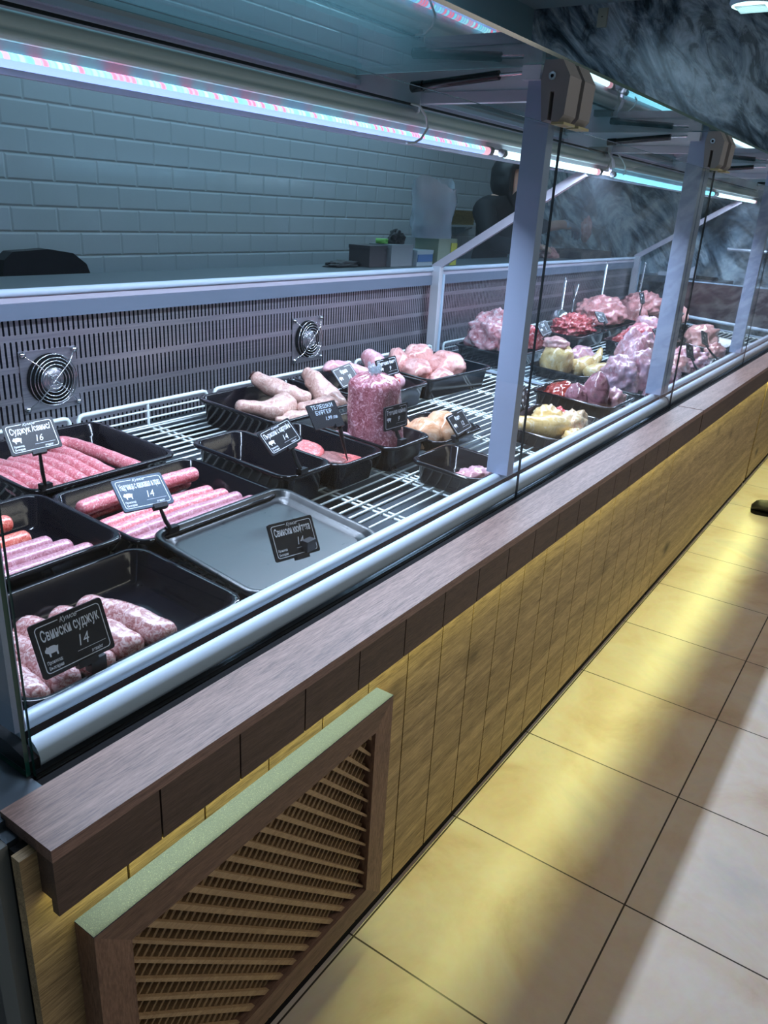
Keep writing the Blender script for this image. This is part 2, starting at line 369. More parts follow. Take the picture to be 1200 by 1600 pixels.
# lattice grille
FX0, FX1, FZ0, FZ1 = .402, 1.066, .12, .618
t = thing('lattice_grille', (.402, .66, .12), 'wooden framed grille of crossed diagonal slats fixed over the oak panelling', 'grille')
fw = .054
MB().prism([(FX0, FZ1), (FX1, FZ1), (FX1 - fw, FZ1 - fw), (FX0 + fw, FZ1 - fw)], .66, .6995, 'y').build('top_rail', M_FRAME, t)
MB().prism([(FX0, FZ0), (FX0 + fw, FZ0 + fw), (FX1 - fw, FZ0 + fw), (FX1, FZ0)], .66, .6995, 'y').build('bottom_rail', M_FRAME, t)
MB().prism([(FX0, FZ0), (FX0, FZ1), (FX0 + fw, FZ1 - fw), (FX0 + fw, FZ0 + fw)], .66, .6995, 'y').build('stile', M_FRAMEV, t)
MB().prism([(FX1, FZ0), (FX1 - fw, FZ0 + fw), (FX1 - fw, FZ1 - fw), (FX1, FZ1)], .66, .6995, 'y').build('stile', M_FRAMEV, t)
tag(MB().box(FX0, FX1, .6602, .6995, FZ1, FZ1 + .0015).build('dusty_top_edge', M_DUSTY, t), 'dusty pale green top edge')
MB().box(FX0 + fw - .01, FX1 - fw + .01, .697, .6994, FZ0 + fw - .01, FZ1 - fw + .01).build('backing', M_BLACK, t)
ix0, ix1, iz0, iz1 = FX0 + fw - .004, FX1 - fw + .004, FZ0 + fw - .004, FZ1 - fw + .004
def lattice(sign, pitch, wd, y0, y1, mb, arc=False):
    W = ix1 - ix0; H = iz1 - iz0; k = -H if sign > 0 else 0; lim = W if sign > 0 else W + H
    c = (-H if sign > 0 else 0) + pitch / 2
    while c < lim:
        # line: sign>0: x = c + s, z = s ; sign<0: x = c - s, z = s
        s0, s1 = 0.0, H
        if sign > 0: s0 = max(0, -c); s1 = min(H, W - c)
        else: s0 = max(0, c - W); s1 = min(H, c)
        if s1 - s0 > .01:
            q = wd / 2 * 1.414
            def P(s, o): 
                x = ix0 + c + o + (s if sign > 0 else -s); return (min(max(x, ix0), ix1), iz0 + s)
            pts = [P(s0, -q), P(s0, q), P(s1, q), P(s1, -q)]
            n = [(x, y0, z) for x, z in pts] + [(x, y1, z) for x, z in pts]
            mb.add(n, [(0, 1, 2, 3), (7, 6, 5, 4), (0, 4, 5, 1), (1, 5, 6, 2), (2, 6, 7, 3), (3, 7, 4, 0)])
        c += pitch
    return mb
tag(lattice(-1, .0368, .0088, .668, .676, MB()).build('front_slats', M_SLAT, t), kind=None)
lattice(1, .0245, .0075, .680, .690, MB()).build('rear_slats', M_SLAT, t)

# ------------------------------------------------------------------ display cases
M_SLOT = mat('slotted_steel', rough=.33, metal=.85); N = NT(M_SLOT)
c = N.n('TexCoord'); sp = N.n('SeparateXYZ'); N.l(c.outputs['Object'], sp.inputs[0])
def mth(op, a, b=None, c2=None):
    x = N.n('Math', operation=op)
    for i, q in enumerate((a, b, c2)):
        if q is None: continue
        if isinstance(q, (int, float)): x.inputs[i].default_value = q
        else: N.l(q, x.inputs[i])
    return x.outputs[0]
fx = mth('FRACT', mth('MULTIPLY', sp.outputs[0], 1 / .0162)); dx = mth('MULTIPLY', mth('ABSOLUTE', mth('SUBTRACT', fx, .5)), .0162)
fz = mth('FRACT', mth('MULTIPLY', mth('SUBTRACT', sp.outputs[2], .8815 - .8), 1 / .0835)); dz = mth('MULTIPLY', mth('ABSOLUTE', mth('SUBTRACT', fz, .5)), .0835)
# rounded slot distance
zz = mth('MAXIMUM', mth('SUBTRACT', dz, .0305), 0.0); dist = mth('SQRT', mth('ADD', mth('MULTIPLY', dx, dx), mth('MULTIPLY', zz, zz)))
slot = mth('LESS_THAN', dist, .0031)
n = N.noise(N.coord((1, 1, 30)), 8, 4, .7); sc_ = N.ramp(n.outputs[0], [(.3, (.34, .33, .38)), (.7, (.50, .48, .53))])
N.base(N.mix(slot, sc_, (.004, .004, .006))); N.l(mth('SUBTRACT', .85, mth('MULTIPLY', slot, .85)), N.p.inputs['Metallic'])
N.l(mth('SUBTRACT', .5, mth('MULTIPLY', slot, .45)), N.p.inputs['Specular IOR Level'])
N.bump(mth('SUBTRACT', 1.0, slot), .6, .002)

def pane(x0, x1, y0, y1, z0, z1, big, name, parent, mglass=M_GLASS):
    # big: indices of the two large faces
    mf = {k: 1 for k in range(6) if k not in big}
    return MB().box(x0, x1, y0, y1, z0, z1, 0, mf).build(name, [mglass, M_EDGE], parent)

def case(x0, x1, posts, joints, label, name='display_case'):
    t = thing(name, (x0, .8, .766), label, 'display case')
    # front rails: lower bumper and upper rail
    lo = [(.811, .776)] + [(.811 + .023 * (1 - math.cos(a)) , .782 + .026 * math.sin(a)) for a in [i * PI / 2 / 8 for i in range(9)]] + [(.836, .806), (.836, .776)]
    MB().prism(lo, x0, x1, 'x', sm=True).build('bumper_rail', M_ALUL, t)
    MB().box(x0 + .001, x1, .8362, .8505, .776, .786).box(x0 + .001, x1, .8506, .8528, .776, .8055).build('rail_groove', M_BLACK, t)
    up = [(.853, .776), (.853, .806)] + [(.853 + .012 * (1 - math.cos(a)), .808 + .014 * math.sin(a)) for a in [i * PI / 2 / 6 for i in range(7)]] + [(.874, .822), (.874, .776)]
    MB().prism(up, x0, x1, 'x', sm=True).build('upper_rail', M_ALUL, t)
    # tank floor & back panel
    MB().box(x0 + .03, x1, .875, 2.0, .701, .709).build('tank_floor', M_DSTEEL, t)
    bp = MB().box(x0, x1, 2.0, 2.012, .79, 1.146).build('slotted_back_panel', M_SLOT, t)
    MB().box(x0, x1, 1.955, 1.999, .709, .789).build('lower_back_sill', M_DSTEEL, t)
    MB().box(x0, x1, 1.972, 2.012, 1.150, 1.192).build('back_lip', mat('blue_grey_lip', (.20, .25, .33), .4, .5), t)
    MB().box(x0, x1, 1.980, 2.012, 1.1925, 1.2085).build('lip_trim', M_DARKP, t)
    MB().tube([(x0, 1.978, 1.2195), (x1, 1.978, 1.2195)], .0105, 12).build('top_rail', M_ALUL, t)
    MB().box(x0, x1, 2.013, 2.42, 1.175, 1.212).build('rear_shelf', mat('rear_shelf_steel', (.13, .16, .175), .4, .5), t)
    # posts, side plates, gas struts
    for px in posts:
        m = MB().box(px, px + .036, .835, .897, .8225, 1.7985)
        if px > x1 - .2: m.box(px + .050, px + .105, .835, .880, .8225, 1.7985)
        m.build('post', M_POST, t)
        MB().prism([(.898, 1.752), (1.19, 1.752), (1.20, 1.708), (1.398, 1.66), (1.398, 1.7985), (.898, 1.7985)], px + .008, px + .016).build('bracket_plate', M_PLATE, t)
        MB().box(px + .004, px + .030, .898, 1.19, 1.727, 1.7515).build('bracket_arm', M_DARKP, t)
        g = MB().tube([(px - .012, 1.205, 1.7625), (px - .012, 1.198, 1.763), (px - .012, .968, 1.7865 - .006)], .0105, 14)
        so = g.build('gas_strut', M_RODB, t)
        tag(MB().tube([(px - .012, .972, 1.7805), (px - .012, .905, 1.783)], .0045, 8).build('piston_rod', M_CHROME, so), 'chrome piston rod')
        MB().tube([(px - .014, 1.207, 1.762), (px - .014, 1.175, 1.764)], .0125, 12).build('strut_end', M_RODB, so)
        MB().box(px - .020, px + .006, .86, .906, 1.768, 1.797).build('strut_bracket', M_PLATE, so)
    # clamps
    for jx in joints:
        gap = .02 if jx < 3 else .05
        for s in (-1, 1):
            xa, xb = (jx - gap / 2 - .066, jx - gap / 2) if s < 0 else (jx + gap / 2, jx + gap / 2 + .066)
            prof = [(.828, 1.797), (.800 + .03, 1.797), (.787, 1.797), (.766, 1.765), (.770, 1.690), (.782, 1.676), (.7985, 1.676), (.7985, 1.735), (.808, 1.735), (.808, 1.680), (.822, 1.676), (.833, 1.76)]
            cl = MB().prism(prof, xa, xb).build('hinge_clamp', M_PLASTIC_G, t)
            tag(MB().box(xa + .001, xb - .001, .768, .7984, 1.6705, 1.6755).build('yellowed_pad', M_PLASTIC_Y, cl), 'yellowed lower edge')
            if s < 0:
                MB().tube([(xa - .004, .806, 1.765), (xa + .002, .806, 1.765)], .0085, 14).build('bolt', M_CHROME, cl)
                MB().tube([(xa - .0045, .806, 1.765), (xa - .0038, .806, 1.765)], .004, 6).build('bolt_socket', M_BLACK, cl)
        MB().box(jx - gap / 2 + .001, jx + gap / 2 - .001, .7995, .8075, 1.74, 1.79).build('hinge_leaf', M_ALU, t)
    # front panes
    ed = [x0 - .015] + list(joints)
    if joints[-1] < x1 - .3: ed.append(x1)
    for a, b in zip(ed[:-1], ed[1:]):
        mf = {0: 2, 1: 1, 4: 1 if a < 1 else 2, 5: 2}
        MB().box(a + .001, b - .001, .801, .807 if a < 1 else .806, .768, 1.672, 0, mf).build('front_pane', [M_GLASS, M_EDGE, M_SEAL], t)
    pane(x0 - .015, x1 - .001, .800, 1.43, 1.7992, 1.8072, (0, 1), 'top_pane', t, M_GLASSTOP)
    MB().box(x0, x1, 1.4, 1.412, 1.655, 1.7985).build('canopy_back', M_DARKP, t)
    MB().box(x0, x1, 1.383, 1.3995, 1.774, 1.786).build('canopy_ridge', M_ALUL, t)
    # lamp channel: rounded aluminium profile with dark lip; the added unseen strip light lies inside
    prof = [(1.196, 1.676), (1.198, 1.690)] + [(1.236 - .036 * math.cos(a), 1.690 + .032 * math.sin(a)) for a in [i * PI / 2 / 8 for i in range(9)]] + [(1.285, 1.722), (1.285, 1.676)]
    hs = MB().prism(prof, x0 + .01, x1 - .01, 'x', sm=True).build('lamp_housing', M_HOUS, t)
    MB().box(x0 + .01, x1 - .01, 1.206, 1.216, 1.7225, 1.7265).build('housing_ridge', M_BLACK, hs)
    MB().box(x0 + .01, x1 - .01, 1.208, 1.218, 1.659, 1.6755).build('housing_lip', M_DARKP, hs)
    MB().box(x0 + .01, x1 - .01, 1.276, 1.285, 1.655, 1.6755).build('housing_lip', M_DARKP, hs)
    return t
t1 = case(.447, 3.31, [1.848, 3.33 - .075], [1.853, 3.303], 'near glass fronted refrigerated meat display case with slotted steel back')
t2 = case(3.325, 6.28, [4.79, 6.20], [4.74, 6.16], 'far glass fronted refrigerated meat display case beyond the double post')

def ledtube(t, a, b, m, pink=False, sag=0):
    y, z = 1.2, 1.650
    o = MB().tube([(a, y, z), ((a + b) / 2, y, z - sag), (b, y, z)], .0105, 14).build('led_tube', m, t)
    if pink: tag(MB().tube([(b - .035, y, z), (b - .002, y, z)], .0109, 14).build('tube_end', M_PINKTIP, o), 'pink glowing end of the tube')
    for q in (a - .012, b + .012): MB().tube([(q - .012, y, z + .002), (q + .012, y, z + .002)], .0118, 12).build('tube_cap', M_PLASTIC_G, o)
    return o
ledtube(t1, .46, 2.25, M_LTUBE, True)
ledtube(t1, 2.36, 3.165, M_WTUBE, True)
ledtube(t2, 3.345, 5.0, M_WTUBEB, False, .004)
ledtube(t2, 5.10, 6.2, M_WTUBE, True)
M_CORD = mat('white_cord', (.62, .65, .66), .5)
def cord(t, pts): MB().tube(pts, .0032, 8).build('cord', M_CORD, t)
cord(t1, [(1.83, 1.205, 1.725), (1.85, 1.192, 1.722), (1.875, 1.185, 1.70), (1.885, 1.185, 1.675), (1.86, 1.187, 1.648), (1.83, 1.187, 1.636), (1.80, 1.19, 1.634)])
cord(t1, [(3.19, 1.2, 1.655), (3.23, 1.19, 1.665), (3.25, 1.187, 1.70), (3.235, 1.195, 1.726)])
cord(t2, [(3.36, 1.2, 1.728), (3.38, 1.187, 1.71), (3.42, 1.185, 1.69), (3.44, 1.187, 1.665), (3.42, 1.2, 1.645)])
MB().box(3.24, 3.30, 1.21, 1.28, 1.7225, 1.745).build('junction_block', M_PLASTIC_G, t1)

# fans with guards on the back panels
def fan(t, cx, cz):
    y = 1.996; r = .072
    f = MB().box(cx - .088, cx + .088, 1.9965, 1.9998, cz - .088, cz + .084).build('fan_plate', M_STEEL, t)
    m = MB().lathe([(.0005, 0), (r, 0), (r, .004), (.0005, .004)], 40); m.xf(Matrix.Translation((cx, 1.996, cz)) @ Matrix.Rotation(PI / 2, 4, 'X')); m.build('fan_opening', M_BLACK, f)
    m = MB().lathe([(.0005, 0), (.033, 0), (.036, .004), (.030, .012), (.0005, .013)], 30); m.xf(Matrix.Translation((cx, 1.9915, cz)) @ Matrix.Rotation(PI / 2, 4, 'X')); m.build('fan_hub', M_STEEL, f)
    m = MB()
    for k, q in enumerate((.014, .024, .034, .044, .054, .063, .072)):
        pts = [(cx + q * math.cos(a), 1.972 + (.006 if k == 6 else 0), cz + q * math.sin(a)) for a in [2 * PI * i / 40 for i in range(41)]]
        m.tube(pts, .0014, 6, cap=False)
    for sx in (-1, 1):
        m.tube([(cx - sx * .078, 1.992, cz - .074), (cx - sx * .05, 1.971, cz - .048), (cx + sx * .05, 1.971, cz + .048), (cx + sx * .078, 1.992, cz + .074)], .0017, 6)
    m.build('fan_guard', M_CHROME, f)
    for sx in (-1, 1):
        for sz in (-1, 1):
            m = MB().lathe([(.0005, 0), (.009, 0), (.008, .004), (.0005, .006)], 14); m.xf(Matrix.Translation((cx + sx * .080, 1.9912, cz + sz * .076)) @ Matrix.Rotation(PI / 2, 4, 'X')); m.build('screw', M_CHROME, f)
fan(t1, 1.272, .978); fan(t1, 2.392, .980); fan(t2, 4.35, .98)

# glass partitions between the cases
def partition(t, X, label=None):
    MB().box(X - .018, X + .018, 1.935, 1.978, .82, 1.235).build('back_upright', M_ALU, t)
    MB().tube([(X + .024, 1.94, .82), (X + .024, 1.94, 1.20)], .011, 12).build('upright_tube', M_ALUL, t)
    MB().bar((X, 1.975, 1.225), (X, 1.30, 1.655), .02, .034).build('sloping_frame', M_DARKP, t)
    MB().bar((X + .014, 1.96, 1.245), (X + .014, 1.31, 1.662), .012, .016).build('sloping_trim', M_ALU, t)
    z0 = .812
    v = [(.905, .752), (1.93, .815), (1.93, 1.235), (1.30, 1.63), (.905, 1.72)]
    m = MB(); m.prism(v, X - .003, X + .003, 'x', mi=0)
    for i in range(len(v)): m.mi[i] = 1
    m.build('partition_pane', [M_GLASSP, M_ALU], t)
    MB().bar((X, .905, .749), (X, 1.93, .812), .012, .010).build('pane_rail', M_ALUL, t)
partition(t1, 3.285)
partition(t2, 6.24)
tag(MB().box(6.265, 6.2775, .90, 1.62, .80, 1.09).build('end_panel', mat('steel_with_brown_reflection', (.16, .095, .10), .3, .6), t2), 'stainless end panel with painted brown meat reflection and a thin bright top edge')  # reflection of the meat put into the steel's colour
MB().box(6.255, 6.2649, .90, 1.62, 1.085, 1.094).build('end_panel_edge', M_ALUL, t2)
MB().tube([(6.235, .88, .80), (6.235, 1.55, .84)], .012, 12).build('end_rail', M_ALUL, t2)
# left end pane
pane(.424, .430, .808, 1.42, .773, 1.798, (4, 5), 'end_pane', t1)
MB().prism([(.812, .7725), (1.2, .7725), (1.2, .80), (.86, .80), (.812, .79)], .431, .4465).build('end_bracket', M_BLACK, t1)
MB().box(.431, .446, .835, .895, .823, 1.7985).build('post', M_POST, t1)

# wire shelves
def wire_shelf(x0, x1, label, seed=0):
    t = thing('wire_shelf', (x0, .88, dk(.88)), label, 'wire shelf', 'white wire shelves on the case floor')
    y0, y1 = .895, 1.905; m = MB()
    y = y0
    while y <= y1 + .001:
        m.tube([(x0, y, dk(y) - .004), (x1, y, dk(y) - .004)], .0030, 6); y += .0335
    n = max(2, round((x1 - x0) / .3) + 1)
    m2 = MB()
    for i in range(n):
        x = x0 + .012 + (x1 - x0 - .024) * i / (n - 1)
        m2.tube([(x, y0 - .005, dk(y0) - .0108), (x, y1 + .01, dk(y1) - .0108)], .0038, 6)
        m2.tube([(x + .022, y0 - .005, dk(y0) - .0108), (x + .022, y1 + .01, dk(y1) - .0108)], .0030, 6)
    m.build('grid_wires', M_WHITEWIRE, t); m2.build('cross_bars', M_WHITEWIRE, t)
    zb = dk(1.92); zt = .878
    m = MB(); m.tube([(x0 + .01, 1.92, zb - .01), (x0 + .01, 1.925, zt - .012), (x0 + .016, 1.925, zt - .003), (x0 + .026, 1.925, zt), (x1 - .026, 1.925, zt), (x1 - .016, 1.925, zt - .003), (x1 - .01, 1.925, zt - .012), (x1 - .01, 1.92, zb - .01)], .0062, 10)
    m.build('rear_rail', M_WHITEWIRE, t)
    m = MB()
    for z in (zt - .026, zt - .05, zt - .073): m.tube([(x0 + .01, 1.924, z), (x1 - .01, 1.924, z)], .0032, 6)
    k = max(2, round((x1 - x0) / .28)); 
    for i in range(1, k): m.tube([(x0 + (x1 - x0) * i / k, 1.924, zb - .01), (x0 + (x1 - x0) * i / k, 1.924, zt)], .0045, 6)
    m.build('rail_wires', M_WHITEWIRE, t)
wire_shelf(.48, 1.28, 'white wire shelf at the near left end under the sausage trays')
wire_shelf(1.29, 1.80, 'white wire shelf between the sausages and the poultry tray, its raised rear rail in view')
wire_shelf(1.815, 2.60, 'white wire shelf under the bagged mince and the turkey tray')
wire_shelf(2.61, 3.235, 'white wire shelf beside the near glass partition, under the chicken fillets')
wire_shelf(3.33, 4.25, 'white wire shelf just past the first glass partition')
wire_shelf(4.27, 5.2, 'white wire shelf in the middle of the far case')
wire_shelf(5.22, 6.2, 'white wire shelf at the far end of the far case')

# ------------------------------------------------------------------ trays
def tray(x0, x1, y0, y1, h, label, lift=0.0, m=M_TRAY, yaw=0, name='food_tray', roll=0, group=None):
    w, d = x1 - x0, y1 - y0; cx, cy = (x0 + x1) / 2, (y0 + y1) / 2
    r = min(.035, w * .18, d * .18); th = .0035; rim = .012
    def L(inset, z, rr): return rrect(w - 2 * inset, d - 2 * inset, max(rr, .006), z)
    mb = MB()
    loops = [L(rim + .012, 0, r * .7), L(rim + .002, h - .012, r * .9), L(rim - .002, h - .008, r), L(.0015, h - .010, r + .004), L(0, h - .004, r + .004), L(.003, h, r + .003),
             L(rim - .002, h, r), L(rim + .001, h - .002, r - .002), L(rim + .006, h * .55, r - .004), L(rim + .0085, h * .55 - .002, r - .006), L(rim + .013, .012, r - .006), L(rim + .022, .004, r - .012)]
    mb.loops(loops)
    o = mb.build(name, m); o.location = (cx, cy, dk(cy) + lift); o.rotation_euler = (TILT, roll, math.radians(yaw))
    return tag(o, label, 'tray', group or 'black food trays in the display cases')
tray(.885, 1.30, 1.505, 1.855, .075, 'black tray of looped pink sausages in the back row, near left')
tray(.47, .895, 1.195, 1.50, .070, 'black tray at the left glass edge holding short orange red sausages', lift=.012)
tray(.475, .905, .880, 1.185, .066, 'deep black tray in the near front corner with thick coarse pork sausages')
tray(.90, 1.315, 1.165, 1.49, .070, 'black tray of long straight pink sausages, middle row')
o = tray(.93, 1.33, .880, 1.190, .026, 'empty shallow flat black tray in the front row', m=M_TRAY2)
o.location.z = .800; o.rotation_euler.x = math.atan(.13)
tray(1.335, 1.525, 1.17, 1.52, .085, 'empty deep narrow black tray beside the long sausages', lift=.01)
tray(1.535, 1.75, 1.165, 1.50, .080, 'narrow black tray with burger patties')
tray(1.76, 1.985, 1.155, 1.47, .080, 'narrow black tray holding the big bag of mince')
tray(1.77, 1.995, .880, 1.11, .066, 'small black tray with a scrap of pink meat beside the first post')
tray(1.99, 2.28, 1.13, 1.36, .045, 'low black tray of yellowish fillets behind the first post', lift=.01)
tray(1.66, 2.10, 1.50, 1.85, .085, 'black tray of pale poultry legs in the back row')
tray(2.115, 2.53, 1.50, 1.85, .085, 'black tray of turkey wings behind the price tags in the back row')
tray(2.56, 3.03, 1.50, 1.83, .085, 'black tray of pink chicken fillets in the back row beside the partition', yaw=-4)
tray(2.36, 2.77, .89, 1.16, .050, 'low black tray of yellow chicken portions in the front row')
tray(2.80, 3.10, .885, 1.22, .085, 'black tray of liver and gizzards by the double post')

# ------------------------------------------------------------------ meats
def place(o, loc, rot=(0, 0, 0)): o.location = loc; o.rotation_euler = rot; return o
def disp(mb, amp, freq, seed, detail=2):
    out = []
    for p in mb.v:
        q = Vector(p) * freq + Vector((seed * 7.3, seed * 3.1, seed * 1.7))
        d = noise.fractal(q, 1.0, 2.0, detail); n = Vector(p); 
        l = n.length or 1
        out.append(tuple(n + n / l * d * amp))
    mb.v = out; return mb
def sausage(pts, r, m, label, group, cat='sausage', wob=.003, n=26, name='sausage'):
    # smooth path through pts, rounded tapered ends
    P = [Vector(p) for p in pts]
    c = sum(P, Vector()) / len(P)
    path = []
    ctrl = [P[0] * 2 - P[1]] + P + [P[-1] * 2 - P[-2]]
    for i in range(1, len(ctrl) - 2):
        a, b, d, e = ctrl[i - 1:i + 3]
        k = 8
        for j in range(k):
            u = j / k
            path.append(.5 * ((2 * b) + (-a + d) * u + (2 * a - 5 * b + 4 * d - e) * u * u + (-a + 3 * b - 3 * d + e) * u ** 3))
    path.append(P[-1])
    sd = random.random() * 50
    rs = [r * (1 + .07 * noise.noise(Vector((i * .45 + sd, 0, 0)))) for i in range(len(path))]
    path = [p + Vector((noise.noise(Vector((i * .3 + sd, 3, 0))), noise.noise(Vector((i * .3, sd, 5))), 0)) * wob for i, p in enumerate(path)]
    t0 = (path[1] - path[0]).normalized(); t1_ = (path[-1] - path[-2]).normalized()
    h0 = [path[0] - t0 * r * (.75 * math.cos(a)) for a in (0, .35, .7, 1.1)]; q0 = [r * q for q in (.12, .48, .75, .93)]
    h1 = [path[-1] + t1_ * r * (.75 * math.cos(a)) for a in (1.1, .7, .35, 0)]; q1 = [r * q for q in (.93, .75, .48, .12)]
    path = h0 + path + h1; rs = q0 + rs + q1
    mb = MB().tube([p - c for p in path], rs, 18)
    o = mb.build(name, m, loc=None); o.location = c
    return tag(o, label, cat, group)
def drum(pts, rs, m, label, group, cat='poultry leg', name='poultry_leg', amp=.007, freq=18, seed=None, squash=1.0, knob=True):
    P = [Vector(p) for p in pts]; c = sum(P, Vector()) / len(P)
    path = []; rr = []
    ctrl = [P[0] * 2 - P[1]] + P + [P[-1] * 2 - P[-2]]; rc = [rs[0]] + list(rs) + [rs[-1]]
    for i in range(1, len(ctrl) - 2):
        a, b, d, e = ctrl[i - 1:i + 3]
        for j in range(7):
            u = j / 7; path.append(.5 * ((2 * b) + (-a + d) * u + (2 * a - 5 * b + 4 * d - e) * u * u + (-a + 3 * b - 3 * d + e) * u ** 3))
            s = u * u * (3 - 2 * u); rr.append(rc[i] * (1 - s) + rc[i + 1] * s)
    path.append(P[-1]); rr.append(rs[-1])
    t0 = (path[1] - path[0]).normalized(); t1_ = (path[-1] - path[-2]).normalized()
    h0 = [path[0] - t0 * rr[0] * .8 * math.cos(a) for a in (0, .4, .8, 1.2)]; q0 = [rr[0] * q for q in (.15, .55, .8, .96)]
    h1 = [path[-1] + t1_ * rr[-1] * .8 * math.cos(a) for a in (1.2, .8, .4, 0)]; q1 = [rr[-1] * q for q in (.96, .8, .55, .15)]
    path = h0 + path + h1; rr = q0 + rr + q1
    mb = MB().tube([p - c for p in path], rr, 22, squash=squash)
    sd = seed if seed is not None else random.random() * 30
    out = []
    for i, p in enumerate(mb.v):
        q = Vector(p) * freq + Vector((sd, sd * .4, 0)); d = noise.fractal(q, .9, 2.1, 3)
        ax = path[min(i // 22, len(path) - 1)] - c; n = (Vector(p) - ax); l = n.length
        out.append(tuple(Vector(p) + (n / l * d * amp * min(1, l / .01) if l > 1e-6 else Vector())))
    mb.v = out
    o = mb.build(name, m); o.location = c
    return tag(o, label, cat, group)
import bmesh
def blob(loc, size, m, label, group, cat, name, amp=.15, freq=2.2, seed=None, rot=0, flat=.25, sub=4, detail=3, ridged=0):
    bm = bmesh.new(); bmesh.ops.create_icosphere(bm, subdivisions=sub, radius=1.0)
    sd = seed if seed is not None else random.random() * 40
    for v in bm.verts:
        p = v.co.copy(); q = p * freq + Vector((sd, sd * .31, sd * .7)); d = noise.fractal(q, .9, 2.0, detail)
        if ridged: d += ridged * (1 - abs(noise.noise(q * 1.7)) * 2.2)
        p = p * (1 + amp * d)
        if p.z < -flat: p.z = -flat + (p.z + flat) * .08
        v.co = Vector((p.x * size[0], p.y * size[1], (p.z + flat) * size[2]))
    me = bpy.data.meshes.new(name); bm.to_mesh(me); bm.free(); me.materials.append(m)
    me.polygons.foreach_set('use_smooth', [True] * len(me.polygons))
    o = bpy.data.objects.new(name, me); COL.objects.link(o); o.location = loc; o.rotation_euler = (0, 0, math.radians(rot))
    return tag(o, label, cat, group)

# back-left tray: looped pink sausages, strands run front to back
g = 'looped pink sausages in the back left tray'
zt = dk(1.6) + .030
def zs(y, o=.030): return dk(y) + o
k = 0
xs = [.915, .950, .985, 1.020, 1.055, 1.092]
nm = ['leftmost strand', 'second strand from the left', 'third strand from the left', 'fourth strand from the left', 'fifth strand from the left', 'strand just left of the bent sausage']
for i, x in enumerate(xs):
    sausage([(x - .01, 1.80 - .02 * (i % 2), zs(1.8, .034)), (x + .004, 1.68, zs(1.68, .044)), (x + .006, 1.545, zs(1.55, .032))], .0178, M_SAUS, 'pink sausage in the back left tray, ' + nm[i], g)
sausage([(1.135, 1.55, zs(1.55, .034)), (1.128, 1.66, zs(1.66, .046)), (1.120, 1.755, zs(1.76, .050)), (1.138, 1.80, zs(1.8, .05)), (1.170, 1.795, zs(1.8, .048)), (1.188, 1.74, zs(1.74, .046)), (1.205, 1.65, zs(1.65, .040)), (1.225, 1.545, zs(1.55, .030))], .0185, M_SAUS, 'pink sausage bent double in a U at the right of the back left tray', g, n=40)
# left tray: short orange-red sausages along x
g = 'short red sausages in the left tray'
for i, (x1, y, z, m, lb) in enumerate([(.735, 1.445, .062, M_SAUS_R, 'topmost and rearmost of the pile'), (.765, 1.405, .062, M_SAUS_R, 'thick orange red one with a ragged end'), (.775, 1.365, .040, M_SAUS_R, 'pale orange one in the middle'), (.795, 1.325, .036, M_SAUS_P, 'mauve one below the orange ones'), (.815, 1.288, .036, M_SAUS_P, 'mauve one second from the front'), (.838, 1.252, .034, M_SAUS_P, 'frontmost mauve one, reaching furthest right')]):
    sausage([(.50, y + .004, zs(y, z + .012)), (.62, y, zs(y, z + .014)), (x1, y, zs(y, z + .012))], .0178, m, 'short sausage in the left tray, ' + lb, g)
# front corner deep tray: thick coarse sausages running front-back
g = 'thick coarse pork sausages in the front corner tray'
for i, (xa, ya, xb, yb, z, lb) in enumerate([(.720, 1.085, .755, .935, .040, 'rightmost, its rounded back end in view'), (.665, 1.08, .690, .94, .044, 'second from the right'), (.610, 1.09, .630, .935, .044, 'third from the right, behind the tag'), (.555, 1.095, .568, .935, .044, 'second from the left, under the tag'), (.508, 1.10, .515, .935, .044, 'leftmost, against the glass end')]):
    sausage([(xa, ya, zs(ya, z - .006)), ((xa + xb) / 2 + .002, (ya + yb) / 2, zs(1.02, z + .0)), (xb, yb, zs(yb, z - .006))], .0262, M_SAUS_F, 'thick speckled pork sausage in the front corner tray, ' + lb, g)
# middle tray: long straight sausages
g = 'long straight sausages in the middle tray'
for (xa, xb, y, z, m, lb) in [(.935, 1.245, 1.395, .062, M_SAUS, 'lying alone on top at the back'), (.94, 1.235, 1.335, .036, M_SAUS, 'pink one just in front of the top one'), (.94, 1.25, 1.298, .036, M_SAUS, 'pink one in the centre of the tray'), (.94, 1.26, 1.262, .036, M_SAUS_P, 'mauve one second from the front'), (.94, 1.275, 1.226, .034, M_SAUS_P, 'frontmost mauve one beside the flat tray')]:
    sausage([(xa, y, zs(y, z)), ((xa + xb) / 2, y + .003, zs(y, z + .002)), (xb, y + .002, zs(y, z))], .0182, m, 'long sausage in the middle tray, ' + lb, g)
sausage([(.945, 1.43, zs(1.43, .03)), (1.1, 1.432, zs(1.43, .03)), (1.25, 1.43, zs(1.43, .03))], .017, M_SAUS, 'long sausage in the middle tray, hidden low at the rear with its tip showing', g)

